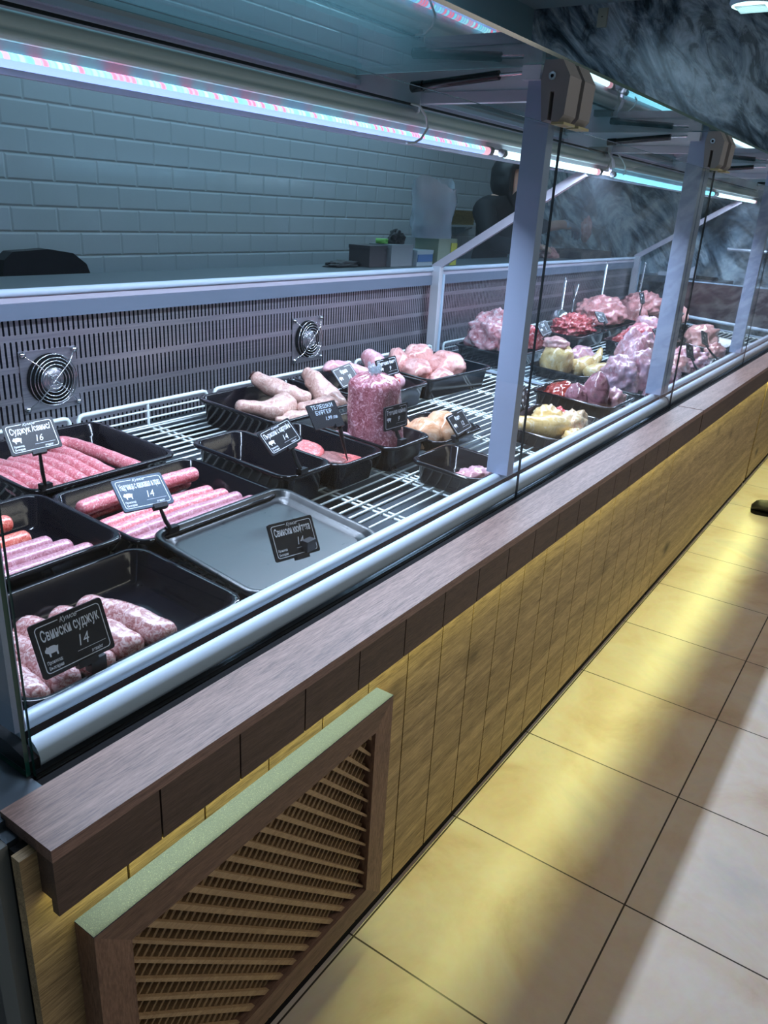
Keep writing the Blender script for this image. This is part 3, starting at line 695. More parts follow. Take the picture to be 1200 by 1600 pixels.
# burgers
g = 'burger patties'
def patty(loc, r, h, m, label, tilt=(0, 0, 0)):
    prof = [(.001, 0), (r * .8, 0), (r * .97, h * .25), (r, h * .5), (r * .96, h * .8), (r * .8, h), (.001, h)]
    pr = []
    for a, b in zip(prof[:-1], prof[1:]):
        for j in range(4): pr.append((a[0] + (b[0] - a[0]) * j / 4, a[1] + (b[1] - a[1]) * j / 4))
    pr.append(prof[-1]); mb = MB().lathe(pr, 30); disp(mb, .004, 40, random.random() * 9, 3)
    o = mb.build('burger_patty', m); place(o, loc, tilt); return tag(o, label, 'burger patty', g)
patty((1.605, 1.335, zs(1.33, .055)), .050, .020, M_BURGER, 'bright red burger patty behind the other ones', (.25, 0, 0))
patty((1.605, 1.315, zs(1.3, .026)), .048, .018, M_BURGERB, 'bottom burger patty under the bright red one')
patty((1.645, 1.265, zs(1.26, .045)), .052, .012, M_BURGERB, 'browned burger patty in the middle of the tray', (.10, .1, 0))
patty((1.655, 1.235, zs(1.23, .038)), .055, .016, M_BURGER, 'red burger patty with the black tag spike standing in it', (.06, 0, 0))

# bag of mince
t = thing('mince_bag', (1.868, 1.28, dk(1.28) + .006), 'large upright plastic bag of minced meat with a gathered top', 'meat bag')
L = []
H = .245
for i in range(26):
    u = i / 25; z = H * u
    rr = .086 * (1 - .10 * u) * (1.0 if u < .88 else math.sqrt(max(0.02, 1 - ((u - .88) / .12) ** 2)) * .9 + .1)
    if u < .06: rr *= .86 + 2.3 * u
    lp = []
    for k in range(48):
        a = 2 * PI * k / 48; q = Vector((math.cos(a) * 2, math.sin(a) * 2, z * 12)); f = 1 + .05 * noise.fractal(q, 1, 2, 3)
        se = (abs(math.cos(a)) ** 3.0 + abs(math.sin(a)) ** 3.0) ** (-1 / 3.0)
        lp.append((rr * f * se * math.cos(a) * 1.0, rr * f * se * math.sin(a) * .82 + .02 * u, z + (.012 * noise.noise(q * 1.7) if u > .8 else 0)))
    L.append(lp)
MB().loops(L).build('minced_meat', M_BAGM, t, local=True)
m = MB()
for i in range(7):
    a = i * .9; m.tube([(.008 * math.cos(a), .02 + .008 * math.sin(a), H - .012), (.014 * math.cos(a), .02 + .014 * math.sin(a), H + .016), (.020 * math.cos(a), .02 + .020 * math.sin(a), H + .02 + .006 * (i % 3))], [.010, .007, .004], 8)
tag(m.build('gathered_plastic', M_BAG, t, local=True), 'clear crumpled plastic knot')

drum([(1.775, 1.44, zs(1.44, .045)), (1.79, 1.37, zs(1.37, .052)), (1.80, 1.29, zs(1.30, .052))], [.012, .016, .022], M_PINK, 'pink drumstick lying left of the mince bag', None, seed=2)
blob((1.915, .965, dk(.97) + .007), (.055, .05, .030), M_PINK, 'small scrap of pink meat in the little tray by the first post', None, 'meat', 'meat_scrap', .35, 2.0, 4)

# back tray of pale poultry legs
g = 'pale skinned poultry legs'
drum([(1.70, 1.68, zs(1.68, .085)), (1.745, 1.66, zs(1.66, .078)), (1.80, 1.63, zs(1.63, .072)), (1.855, 1.64, zs(1.64, .072))], [.019, .022, .038, .042], M_SKIN, 'goose pimpled poultry leg at the left of the back tray', g, seed=3)
drum([(1.90, 1.80, zs(1.8, .118)), (1.915, 1.75, zs(1.75, .102)), (1.94, 1.70, zs(1.7, .086)), (1.97, 1.65, zs(1.65, .07))], [.024, .030, .034, .026], M_SKIN, 'poultry leg with a dark open end standing at the back', g, seed=5)
drum([(1.90, 1.60, zs(1.6, .062)), (1.93, 1.57, zs(1.57, .062)), (1.97, 1.56, zs(1.56, .062)), (2.01, 1.57, zs(1.57, .06))], [.024, .040, .044, .032], M_SKIN, 'plump poultry thigh at the front of the poultry leg tray', g, seed=7)
drum([(2.045, 1.70, zs(1.7, .135)), (2.045, 1.67, zs(1.67, .120)), (2.05, 1.63, zs(1.63, .085)), (2.055, 1.585, zs(1.58, .055))], [.024, .034, .042, .040], M_SKIN, 'poultry leg leaning upright at the right of the poultry leg tray', g, seed=9)
drum([(1.79, 1.60, zs(1.6, .05)), (1.83, 1.575, zs(1.57, .052)), (1.88, 1.56, zs(1.56, .05))], [.018, .026, .024], M_SKIN, 'poultry piece low at the front, half under the leg', g, seed=11)
drum([(1.865, 1.66, zs(1.66, .058)), (1.885, 1.64, zs(1.64, .06)), (1.90, 1.625, zs(1.62, .055))], [.010, .016, .012], M_BONE, 'pink bone end between the two left poultry legs', g, seed=12)
tag(MB().lathe([(.0005, 0), (.017, 0), (.017, .002), (.0005, .002)], 16).build('dark_leg_end', mat('dark_cut', (.05, .02, .02), .4)), 'dark cut end of the back poultry leg', 'meat')
bpy.data.objects['dark_leg_end'].location = (1.890, 1.812, zs(1.8, .128)); bpy.data.objects['dark_leg_end'].rotation_euler = (-1.0, -.5, 0)

# turkey wings
g = 'turkey wings in the back tray'
drum([(2.165, 1.72, zs(1.72, .135)), (2.21, 1.72, zs(1.72, .135)), (2.27, 1.71, zs(1.71, .12)), (2.33, 1.68, zs(1.68, .10))], [.012, .026, .036, .036], M_PINK, 'pale violet pink turkey wing with its tip pointing left', g, seed=13, squash=.9)
drum([(2.42, 1.72, zs(1.72, .15)), (2.425, 1.69, zs(1.69, .13)), (2.43, 1.65, zs(1.65, .10)), (2.435, 1.6, zs(1.6, .07))], [.030, .042, .046, .040], M_PINK, 'big rounded turkey wing standing behind the mince bag', g, seed=15)
drum([(2.22, 1.62, zs(1.62, .075)), (2.28, 1.59, zs(1.59, .07)), (2.34, 1.56, zs(1.56, .065))], [.030, .034, .026], M_PINK, 'turkey piece lying low at the front of its tray', g, seed=17)
blob((2.36, 1.56, zs(1.56, .05)), (.035, .03, .055), M_RED, 'red ended turkey piece next to the tag stem', g, 'poultry leg', 'poultry_leg', .2, 2, 6)

# chicken fillets
g = 'pink chicken fillets'
for (x, y, z, sx, sy, sz, r, lb, sd) in [(2.68, 1.66, .045, .085, .06, .055, 20, 'at the left of the tray', 3), (2.79, 1.73, .055, .085, .06, .065, -15, 'highest, at the back', 5), (2.86, 1.63, .050, .09, .07, .060, -35, 'large, at the right', 8), (2.74, 1.58, .025, .085, .045, .045, 10, 'low at the front, with an orange spot', 9), (2.66, 1.74, .04, .07, .05, .07, 30, 'small, behind on the left', 10), (2.94, 1.68, .02, .06, .06, .05, -35, 'rightmost, against the tray wall', 12)]:
    blob((x, y, dk(y) + z), (sx, sy, sz), M_FILLET, 'raw chicken fillet, ' + lb, g, 'chicken fillet', 'chicken_fillet', .16, 1.5, sd, r, flat=.5)
g = 'yellowish fillets'
blob((2.06, 1.235, dk(1.23) + .012), (.062, .060, .062), M_FILLETO, 'folded yellowish fillet on the left behind the first post', g, 'fillet', 'raw_fillet', .12, 1.3, 22, 12, flat=.4)
blob((2.145, 1.215, dk(1.22) + .012), (.058, .058, .072), M_FILLETO, 'plump peach coloured fillet next to its price tag', g, 'fillet', 'raw_fillet', .10, 1.3, 24, 0, flat=.4)
blob((2.02, 1.31, dk(1.3) + .012), (.06, .05, .06), M_FILLETO, 'yellowish fillet half hidden behind the mince bag', g, 'fillet', 'raw_fillet', .12, 1.3, 26, 0, flat=.4)

# liver, gizzards
blob((2.93, 1.125, dk(1.12) + .035), (.085, .075, .055), M_LIVER, 'glossy dark red liver at the left of the offal tray', None, 'liver', 'raw_liver', .12, 3.2, 2, 10, flat=.4, sub=5, ridged=.05)
blob((2.935, .995, dk(1.0) + .035), (.062, .055, .105), M_KIDNEY, 'large purple veined gizzard standing in the offal tray', None, 'gizzard', 'raw_gizzard', .10, 1.5, 6, 20, flat=.4)
blob((3.00, .945, dk(.95) + .030), (.048, .045, .06), M_PINK, 'pink fatty trimmings at the front of the offal tray', None, 'meat', 'meat_trimmings', .4, 2.6, 11, 0, flat=.4)
blob((2.89, 1.05, dk(1.05) + .030), (.05, .05, .07), M_KIDNEY, 'small brown gizzard between the liver and the large one', None, 'gizzard', 'raw_gizzard', .2, 2, 16, 0, flat=.4)
# yellow chicken portions
g = 'yellow chicken portions in the front tray'
drum([(2.44, 1.10, zs(1.10, .05)), (2.46, 1.06, zs(1.06, .050)), (2.51, 1.0, zs(1.0, .045)), (2.56, .97, zs(.97, .04))], [.024, .030, .040, .034], M_YCHICK, 'yellow chicken leg with a pink end, left in the low tray', g, seed=21)
blob((2.60, 1.05, dk(1.05) + .01), (.075, .06, .055), M_YCHICK, 'pale yellow chicken piece at the back of the low tray', g, 'chicken', 'chicken_portion', .3, 2, 31, 0, flat=.4)
blob((2.66, .97, dk(.97) + .01), (.075, .055, .05), meat('mixed_chicken_skin', (.78, .30, .22), (.84, .60, .36), (.9, .82, .6), 28, rough=.22), 'orange and white chicken piece with red flesh', g, 'chicken', 'chicken_portion', .3, 2.2, 33, 0, flat=.4)
blob((2.70, 1.04, dk(1.04) + .02), (.035, .03, .035), M_RED, 'red scrap on top of the chicken pieces', g, 'meat', 'meat_scrap', .3, 2.2, 35, 0, flat=.4)
blob((2.55, .925, dk(.92) + .008), (.05, .03, .03), M_YCHICK, 'deep yellow skin piece at the very front of the low tray', g, 'chicken', 'chicken_portion', .25, 2, 37, 0, flat=.4)
tag(MB().lathe([(.001, 0), (.019, .0), (.020, .006), (.001, .010)], 16).build('pink_leg_end', M_BONE), 'pink cut end of the yellow chicken leg', 'meat')
bpy.data.objects['pink_leg_end'].location = (2.425, 1.108, zs(1.11, .058)); bpy.data.objects['pink_leg_end'].rotation_euler = (0.4, -1.1, 0)

# ------------- far case
def T2(x0, x1, y0, y1, h, lb, **k): return tray(x0, x1, y0, y1, h, lb, **k)
T2(3.34, 3.74, 1.55, 1.88, .075, 'black tray of heaped pork trimmings right behind the partition')
T2(3.38, 3.85, 1.20, 1.50, .050, 'low black tray of whole yellow chickens')
T2(4.15, 4.62, 1.55, 1.80, .085, 'black tray of bright red diced meat')
T2(4.68, 5.27, 1.57, 1.90, .080, 'black tray heaped with mince, two ladles behind it')
T2(5.54, 6.14, 1.57, 1.90, .080, 'black tray of mince at the far back with a ladle in it')
T2(4.30, 4.85, 1.18, 1.48, .080, 'black tray of pink sliced meat behind the double post')
T2(3.36, 3.95, .90, 1.18, .035, 'low black tray under the heap of pink turkey meat')
T2(4.00, 4.60, .89, 1.15, .050, 'black tray of pink and white cuts right of the double post')
T2(4.85, 5.40, .95, 1.25, .060, 'black tray of pale cuts beside the third post')
T2(5.1, 5.6, 1.28, 1.55, .07, 'black tray with a brown wrapped package')
blob((3.49, 1.73, dk(1.74) + .070), (.14, .125, .125), meat('pork_trimmings', (.62, .14, .16), (.76, .34, .36), (.86, .66, .66), 26, rough=.25, bump=.5), 'big heap of pink pork trimmings behind the partition glass', None, 'meat', 'pork_trimmings', .26, 2.2, 41, 0, flat=.35, sub=5, detail=4)
blob((3.665, 1.64, dk(1.66) + .070), (.065, .08, .08), M_RED, 'red meaty end of the pork heap next to the post', None, 'meat', 'pork_trimmings', .4, 2.6, 43, 0, flat=.35)
g = 'yellow chickens behind the partition'
blob((3.50, 1.40, dk(1.4) + .02), (.085, .075, .10), M_YCHICK, 'yellow whole chicken with pink flesh on top, left of the joint line', g, 'chicken', 'whole_chicken', .15, 1.6, 45, 0, flat=.5)
blob((3.50, 1.41, dk(1.4) + .135), (.065, .06, .035), M_FILLET, 'pink flesh lying on the left yellow chicken', g, 'meat', 'chicken_flesh', .25, 2, 46, 0, flat=.3)
drum([(3.60, 1.33, zs(1.33, .04)), (3.68, 1.32, zs(1.32, .045)), (3.78, 1.31, zs(1.31, .055)), (3.84, 1.31, zs(1.31, .10))], [.040, .042, .026, .013], M_YCHICK, 'yellow chicken leg ending in an upright knuckle', g, seed=47)
drum([(3.56, 1.25, zs(1.25, .035)), (3.66, 1.24, zs(1.24, .038)), (3.77, 1.23, zs(1.23, .035))], [.034, .038, .026], M_YCHICK, 'pale yellow chicken piece lying in front', g, seed=48)
blob((3.80, 1.40, dk(1.4) + .03), (.11, .06, .06), M_PINK, 'flat pink cut behind the chicken knuckle', g, 'meat', 'meat_cut', .2, 2, 49, 0, flat=.3)
blob((4.385, 1.68, dk(1.68) + .072), (.185, .095, .07), M_RED, 'bright red diced meat under a price tag', None, 'meat', 'diced_meat', .35, 4.5, 51, 0, flat=.35, sub=5, detail=4)
blob((4.98, 1.74, dk(1.74) + .074), (.27, .14, .12), M_MINCE, 'largest heap of pink mince in the far case', None, 'minced meat', 'minced_meat', .16, 3.4, 53, 0, flat=.3, sub=5, detail=4)
blob((5.40, 1.66, dk(1.66) + .01), (.10, .10, .13), M_MINCE, 'small mound of mince right of the largest heap', None, 'minced meat', 'minced_meat', .16, 3.4, 55, 0, flat=.3)
blob((5.84, 1.74, dk(1.74) + .074), (.27, .14, .105), M_MINCE, 'farthest heap of mince under the last ladle', None, 'minced meat', 'minced_meat', .2, 3.4, 57, 0, flat=.3, sub=5, detail=4)
g = 'pink sliced meat behind the double post'
for i, (x, lb) in enumerate([(4.40, 'left stack'), (4.52, 'middle stack, brightest'), (4.66, 'right stack, tallest')]):
    blob((x, 1.33, dk(1.34) + .03), (.062, .11, .085 + .02 * i), [M_RED, M_SAUS, M_PINK][i], 'sliced pink meat, ' + lb, g, 'sliced meat', 'sliced_meat', .25, 3.0, 61 + i, 20, flat=.3, ridged=.06)
g = 'heap of pink turkey meat'
for (x, y, z, sx, sy, sz, r, sd, lb) in [(3.48, 1.08, .02, .11, .09, .10, 10, 71, 'left, in front of the chickens'), (3.62, 1.02, .02, .13, .09, .12, -10, 72, 'middle piece'), (3.72, 1.10, .06, .13, .09, .14, 10, 73, 'highest violet piece'), (3.80, .97, .01, .12, .06, .08, 0, 74, 'right, partly behind the double post'), (3.58, .94, .0, .13, .045, .05, 0, 75, 'low piece along the front')]:
    blob((x, y, dk(y) + z), (sx, sy, sz), M_PINK, 'raw turkey meat, ' + lb, g, 'turkey meat', 'turkey_meat', .28, 1.8, sd, r, flat=.35, sub=5)
g = 'cuts right of the double post'
blob((4.07, .985, dk(.98) + .02), (.075, .055, .075), M_FILLET, 'rounded pink chicken cut low by the double post', g, 'meat', 'meat_cut', .2, 2, 81, 0, flat=.3)
blob((4.28, 1.0, dk(1.0) + .03), (.17, .10, .075), M_PINK, 'wide violet and pink cut under two price tags', g, 'meat', 'meat_cut', .3, 2.6, 82, 0, flat=.3, sub=5)
blob((4.30, 1.10, dk(1.1) + .05), (.06, .05, .06), M_RED, 'small bright red cut at the back', g, 'meat', 'meat_cut', .3, 2.2, 83, 0, flat=.3)
blob((5.04, 1.11, dk(1.12) + .05), (.15, .09, .085), M_FILLET, 'pale pink cut next to the third post', g, 'meat', 'meat_cut', .3, 2.2, 84, 0, flat=.3)
blob((4.82, .98, dk(.98) + .02), (.10, .05, .06), M_FILLET, 'whitish cut at the foot of the third post', g, 'meat', 'meat_cut', .3, 2.2, 85, 0, flat=.3)
blob((5.48, 1.42, dk(1.42) + .09), (.09, .09, .10), M_FILLET, 'pink open end of the brown package', g, 'meat', 'meat_cut', .2, 2, 86, 0, flat=.3)
m = MB().tube([(5.18, 1.42, dk(1.4) + .11), (5.30, 1.42, dk(1.4) + .115), (5.42, 1.42, dk(1.4) + .11)], .055, 18); m.build('wrapped_package', mat('brown_wrap', (.14, .06, .05), .3))
tag(bpy.data.objects['wrapped_package'], 'brown wrapped roll of meat in the far case', 'package')

# ladles, tongs
M_LADLE = mat('polished_steel', (.72, .74, .76), .2, .9)
def ladle(cx, cy, cz, hx, hy, hz, r, label):
    t = thing('ladle', (cx, cy, cz), label, 'ladle', 'steel ladles standing in the mince')
    pr = [(r * math.sin(a), -r * math.cos(a)) for a in [i * PI / 2 / 8 + .02 for i in range(9)]] + [(r * .95, .0), (r * .5, -.012)]
    MB().lathe([(max(.001, p[0]), p[1]) for p in pr], 24).xf(Matrix.Rotation(PI * .9, 4, 'X')).build('bowl', M_LADLE, t, local=True)
    MB().tube([(0, 0, r * .7), (hx * .5, hy * .5, hz * .55), (hx, hy, hz)], [.0085, .009, .0105], 10, squash=.5).build('handle', M_LADLE, t, local=True)
    m = MB(); m.tube([(hx + .009 * math.cos(a), hy, hz + .008 + .009 * math.sin(a)) for a in [2 * PI * i / 14 for i in range(15)]], .003, 6, cap=False); m.build('hanging_loop', M_LADLE, t, local=True)
ladle(4.62, 1.86, dk(1.86) + .10, .055, .02, .215, .052, 'leftmost steel ladle, bowl resting left of the mince heap')
ladle(5.18, 1.82, dk(1.82) + .14, .065, .02, .26, .058, 'steel ladle with a wide pale handle behind the large mince heap')
ladle(5.92, 1.80, dk(1.80) + .16, .02, .0, .23, .045, 'farthest steel ladle, handle nearly upright')
t = thing('tongs', (4.98, 1.93, dk(1.93) + .10), 'steel tongs standing open between the two near ladles', 'tongs')
MB().tube([(0, 0, 0), (.01, 0, .07), (-.015, 0, .14), (-.035, 0, .17)], [.01, .008, .007, .008], 8, squash=.5).build('arm', M_LADLE, t, local=True)
MB().tube([(.01, 0, 0), (.0, 0, .07), (.03, 0, .13), (.045, 0, .17)], [.01, .008, .007, .008], 8, squash=.5).build('arm', M_LADLE, t, local=True)

# ------------------------------------------------------------------ price tags
M_BOARD = mat('black_tag_board', (.010, .012, .017), .45, spec=.3)
M_BOARDG = mat('glossy_tag_board', (.016, .022, .034), .22, spec=.7)
M_PRINT = mat('white_print', (.80, .84, .92), .6)
M_CHALK = mat('pale_marker', (.50, .60, .72), .6)
M_TAGSHEEN = mat('sheen_tag_board', (.06, .095, .14), .35)  # black board with its bluish reflected light put into the colour
_tc = {}
def text_mesh(s, size, scx=1.0, bold=0.0, shear=0.0):
    key = (s, size, scx, bold, shear)
    if key not in _tc:
        cu = bpy.data.curves.new('lettering', 'FONT'); cu.body = s; cu.size = size; cu.offset = bold; cu.shear = shear
        cu.align_x = 'CENTER'; cu.align_y = 'CENTER'; cu.resolution_u = 3; cu.extrude = 0.0
        o = bpy.data.objects.new('tmp', cu); COL.objects.link(o)
        dg = bpy.context.evaluated_depsgraph_get(); me = bpy.data.meshes.new_from_object(o.evaluated_get(dg))
        vs = [(v.co.x * scx, v.co.y) for v in me.vertices]; fsx = [tuple(p.vertices) for p in me.polygons]
        bpy.data.objects.remove(o); bpy.data.meshes.remove(me); bpy.data.curves.remove(cu)
        _tc[key] = (vs, fsx)
    return _tc[key]
def add_text(mb, s, x, y, size, scx=1.0, bold=0.0, shear=0.0, fit=None, z=.0026):
    vs, f = text_mesh(s, size, scx, bold, shear)
    if not vs: return
    k = 1.0
    if fit:
        wd = max(v[0] for v in vs) - min(v[0] for v in vs); k = min(1.0, fit / wd) if wd > 0 else 1
    mb.add([(x + v[0] * k, y + v[1], z) for v in vs], f)
PIG = [(-.5, .05), (-.47, .2), (-.36, .3), (-.3, .42), (-.22, .33), (0, .38), (.25, .35), (.42, .24), (.52, .28), (.5, .16), (.46, .05), (.42, -.08), (.40, -.38), (.30, -.38), (.28, -.14), (.05, -.16), (-.12, -.14), (-.14, -.38), (-.24, -.38), (-.27, -.12), (-.38, -.06)]
def price_tag(c, right, up, W, title, price, label, foot, style='clip', aspect=1.45, pig=True, board=None, hand=False, detail=True):
    """c: board centre; right/up: board axes; foot: where the stem stands."""
    X = Vector(right).normalized(); Z = Vector(up).normalized(); Z = (Z - X * X.dot(Z)).normalized(); Y = X.cross(Z)   # local x=right, y=up, z=toward reader
    Nn = X.cross(Z)
    mtx = Matrix.Identity(4)
    for r_ in range(3): mtx[r_][0] = X[r_]; mtx[r_][1] = Z[r_]; mtx[r_][2] = Nn[r_]
    mtx.translation = Vector(c)
    t = thing('price_tag', None, label, 'price tag', 'black price tags', mtx=mtx)
    Hh = W / aspect; b = board or M_BOARD
    mb = MB(); mb.loops([rrect(W, Hh, W * .04, -.0022), rrect(W, Hh, W * .04, .0022)], sm=False)
    bo = mb.build('board', b, t, local=True)
    if hand:
        m = MB(); add_text(m, title[0], 0, Hh * .33, W * .17, .9, 0, fit=W * .9); add_text(m, title[1], -W * .02, Hh * .10, W * .17, .9, 0, fit=W * .8); add_text(m, price, W * .16, -Hh * .16, W * .15, .9, 0, .2, fit=W * .5)
        m.build('handwriting', M_CHALK, bo, local=True)
    else:
        m = MB()
        o_, i_ = rrect(W * .90, Hh * .86, W * .05, .0025, n=4), rrect(W * .90 - W * .022, Hh * .86 - W * .022, W * .042, .0025, n=4)
        n = len(o_); m.add(o_ + i_, [(k, (k + 1) % n, (k + 1) % n + n, k + n) for k in range(n)]); 
        m.build('border', M_PRINT, bo, local=True)
        MB().add([(-W * .13, Hh * .40, .0027), (W * .13, Hh * .40, .0027), (W * .13, Hh * .46, .0027), (-W * .13, Hh * .46, .0027)], [(0, 1, 2, 3)]).build('border_gap', b, bo, local=True)
        m = MB()
        if detail: add_text(m, 'Кумов', 0, Hh * .40, W * .085, .9, 0, .5, z=.0029)
        add_text(m, title, W * .0, Hh * .225, W * .19, .62, W * .0035, fit=W * .80)
        if detail:
            add_text(m, 'лева/кг', W * .26, -Hh * .36, W * .062, .75, W * .001)
            add_text(m, 'Произход:', -W * .31, -Hh * .25 if pig else -Hh * .24, W * .058, .72, W * .0012); add_text(m, 'България', -W * .31, -Hh * .35, W * .060, .72, W * .0012)
        m.add([(W * .0, -Hh * .27, .0026), (W * .40, -Hh * .27, .0026), (W * .40, -Hh * .262, .0026), (W * .0, -Hh * .262, .0026)], [(0, 1, 2, 3)])
        m.build('lettering', M_PRINT, bo, local=True)
        m = MB(); add_text(m, price, W * .10, -Hh * .10, W * .20, .85, 0, .25); m.build('handwritten_price', M_PRINT, bo, local=True)
        if pig:
            MB().add([(-W * .31 + p[0] * W * .18, -Hh * .06 + p[1] * W * .17, .0026) for p in PIG], [tuple(range(len(PIG)))[::-1]]).build('pig_emblem', M_PRINT, bo, local=True)
    inv = mtx.inverted(); F = inv @ Vector(foot); e = Vector((F.x * .3, -Hh / 2, 0))
    MB().box(e.x - W * .14, e.x + W * .14, -Hh / 2 - .006, -Hh / 2 + .004, -.006, .006).build('clip', M_BOARD, t, local=True)
    if style == 'clip':
        mid = (e + F) / 2 + Vector((0, 0, -.006))
        MB().tube([e + Vector((0, -.004, -.003)), mid, F], [.0055, .0075, .0062], 8, squash=.6).build('stem', M_BOARD, t, local=True)
        d = Vector((.013, .008, .011)); fm = MB().box(-d.x, d.x, -d.y, d.y, -d.z, d.z); q = inv.to_3x3().to_4x4(); q.translation = F; fm.xf(q).build('clamp', M_BOARD, t, local=True)
    else:
        MB().tube([e + Vector((0, -.004, 0)), (e + F) / 2, F], [.009, .007, .002], 8, squash=.6).build('spike', M_BOARD, t, local=True)
    return t
def ctr(d): return d
price_tag((0.567, 0.90, 0.880), (0.999, -0.01, 0.012), (0.01, 0.33, 0.942), .116, 'Свински суджук', '14', 'large price tag reading Свински суджук 14 over the front corner tray', (.60, .899, dk(.9) + .072))
price_tag((0.900, 1.5, 0.988), (0.95, -0.30, 0.09), (0.14, 0.60, 0.767), .103, 'Суджук /свинс/', '16', 'price tag reading Суджук 16 on the back left sausage tray', (.925, 1.512, dk(1.51) + .075))
price_tag((0.916, 1.17, 0.941), (0.975, -0.20, -0.017), (0.18, 0.738, 0.65), .104, 'Наденица с кашкавал и праз', '14', 'tilted price tag with painted bluish sheen over the long straight sausages', (.985, 1.172, dk(1.17) + .070), board=M_TAGSHEEN)
price_tag((1.073, 0.92, 0.866), (0.98, -0.195, -0.028), (0.116, 0.456, 0.882), .108, 'Свински кюфтета', '14', 'price tag reading Свински кюфтета 14 on the flat empty tray', (1.095, .900, dk(.9) + .100), pig=False)
price_tag((1.334, 1.19, 0.963), (0.95, -0.162, 0.268), (-0.02, 0.667, 0.739), .094, 'Пържоли с картофи', '14', 'price tag marked 14 clipped on the empty deep tray', (1.40, 1.176, dk(1.17) + .095))
price_tag((1.538, 1.22, 0.974), (0.967, -0.249, 0.058), (0.106, 0.599, 0.794), .092, ('ТЕЛЕШКИ', 'БУРГЕР'), '1,99 лв', 'handwritten black tag reading ТЕЛЕШКИ БУРГЕР stuck in a patty', (1.652, 1.225, dk(1.22) + .052), style='spike', hand=True, aspect=1.35)
price_tag((1.826, 1.190, 0.923), (0.991, -0.128, 0.032), (-0.036, 0.05, 0.999), .100, 'Телешка кайма', '9', 'price tag leaning against the big bag of mince', (1.84, 1.172, dk(1.17) + .080), detail=False)
price_tag((2.022, 1.52, 0.961), (0.995, 0.031, 0.092), (-0.09, 0.654, 0.751), .104, 'Крила', '10', 'price tag above the turkey wings, left of the bag top', (2.11, 1.503, dk(1.5) + .085), detail=False)
price_tag((2.260, 1.52, 0.960), (0.956, -0.261, 0.133), (-0.034, 0.354, 0.935), .092, 'Пилешко филе', '9', 'price tag behind the gathered top of the mince bag', (2.28, 1.503, dk(1.5) + .085), detail=False, board=M_BOARD)
price_tag((2.044, 1.1, 0.883), (0.996, 0.026, 0.085), (-0.082, 0.625, 0.777), .098, 'Филе', '12', 'tilted price tag in front of the yellowish fillets', (2.085, 1.132, dk(1.13) + .052), detail=False)
price_tag((2.50, 1.1, 0.889), (0.965, 0.196, 0.175), (-0.237, 0.362, 0.902), .086, 'Пиле', '6', 'price tag half hidden behind the first post', (2.50, 1.13, dk(1.13) + .05), detail=False)
price_tag((3.66, 1.55, 0.969), (0.994, -0.019, 0.112), (-0.079, 0.593, 0.801), .105, 'Дроб', '8', 'blurred price tag beside the heap of pork trimmings', (3.70, 1.56, dk(1.56) + .075), detail=False)
price_tag((4.49, 1.56, .957), (.96, -.2, -.1), (.2, .6, .75), .10, 'Месо', '18', 'price tag lying over the bright red diced meat', (4.54, 1.555, dk(1.55) + .085), detail=False)
price_tag((5.27, 1.58, 1.02), (.99, .05, .0), (0, .3, .95), .10, 'Кайма', '12', 'price tag standing on a tall stem right of the largest mince heap', (5.27, 1.575, dk(1.58) + .08), detail=False)
price_tag((5.62, 1.45, 1.03), (.99, .05, .0), (0, .3, .95), .09, 'Кайма', '13', 'price tag on a tall stem in front of the farthest mince', (5.62, 1.45, dk(1.45) + .02), style='spike', detail=False)
price_tag((6.08, 1.56, 1.01), (.99, .05, .0), (0, .3, .95), .09, 'Кайма', '14', 'farthest price tag beside the last mince heap', (6.08, 1.60, dk(1.6) + .08), detail=False)
price_tag((3.80, 1.20, .905), (.98, -.1, .0), (.1, .5, .8), .10, 'Бут', '9', 'lower price tag in the cluster above the turkey meat', (3.80, 1.19, dk(1.19) + .036), detail=False)
price_tag((4.02, 1.22, .925), (.98, -.2, .1), (.1, .7, .6), .10, 'Врат', '11', 'upper price tag in the cluster above the turkey meat', (4.02, 1.20, dk(1.2) + .02), detail=False)
price_tag((4.38, 1.19, .925), (.96, -.1, .1), (.0, .6, .8), .10, 'Плешка', '11', 'dark price tag in front of the pink sliced meat', (4.40, 1.185, dk(1.18) + .08), detail=False)
price_tag((4.02, .93, .905), (.97, -.1, -.22), (.2, .3, .93), .10, 'Шол', '12', 'nearer of two leaning price tags right of the double post', (4.14, .90, dk(.9) + .05), detail=False)
price_tag((4.46, .97, .92), (.97, -.1, -.22), (.2, .3, .93), .10, 'Ребра', '12', 'farther of two leaning price tags right of the double post', (4.58, .905, dk(.9) + .05), detail=False)
price_tag((4.88, 1.30, .955), (.9, .1, -.3), (.1, .5, .8), .09, 'Карре', '13', 'price tag close behind the black edge of the double post', (4.88, 1.27, dk(1.27) + .06), detail=False)
price_tag((5.24, 1.33, .965), (.98, -.1, .0), (.1, .8, .5), .09, 'Месо', '10', 'flat lying price tag on the brown wrapped roll', (5.24, 1.29, dk(1.29) + .07), detail=False)

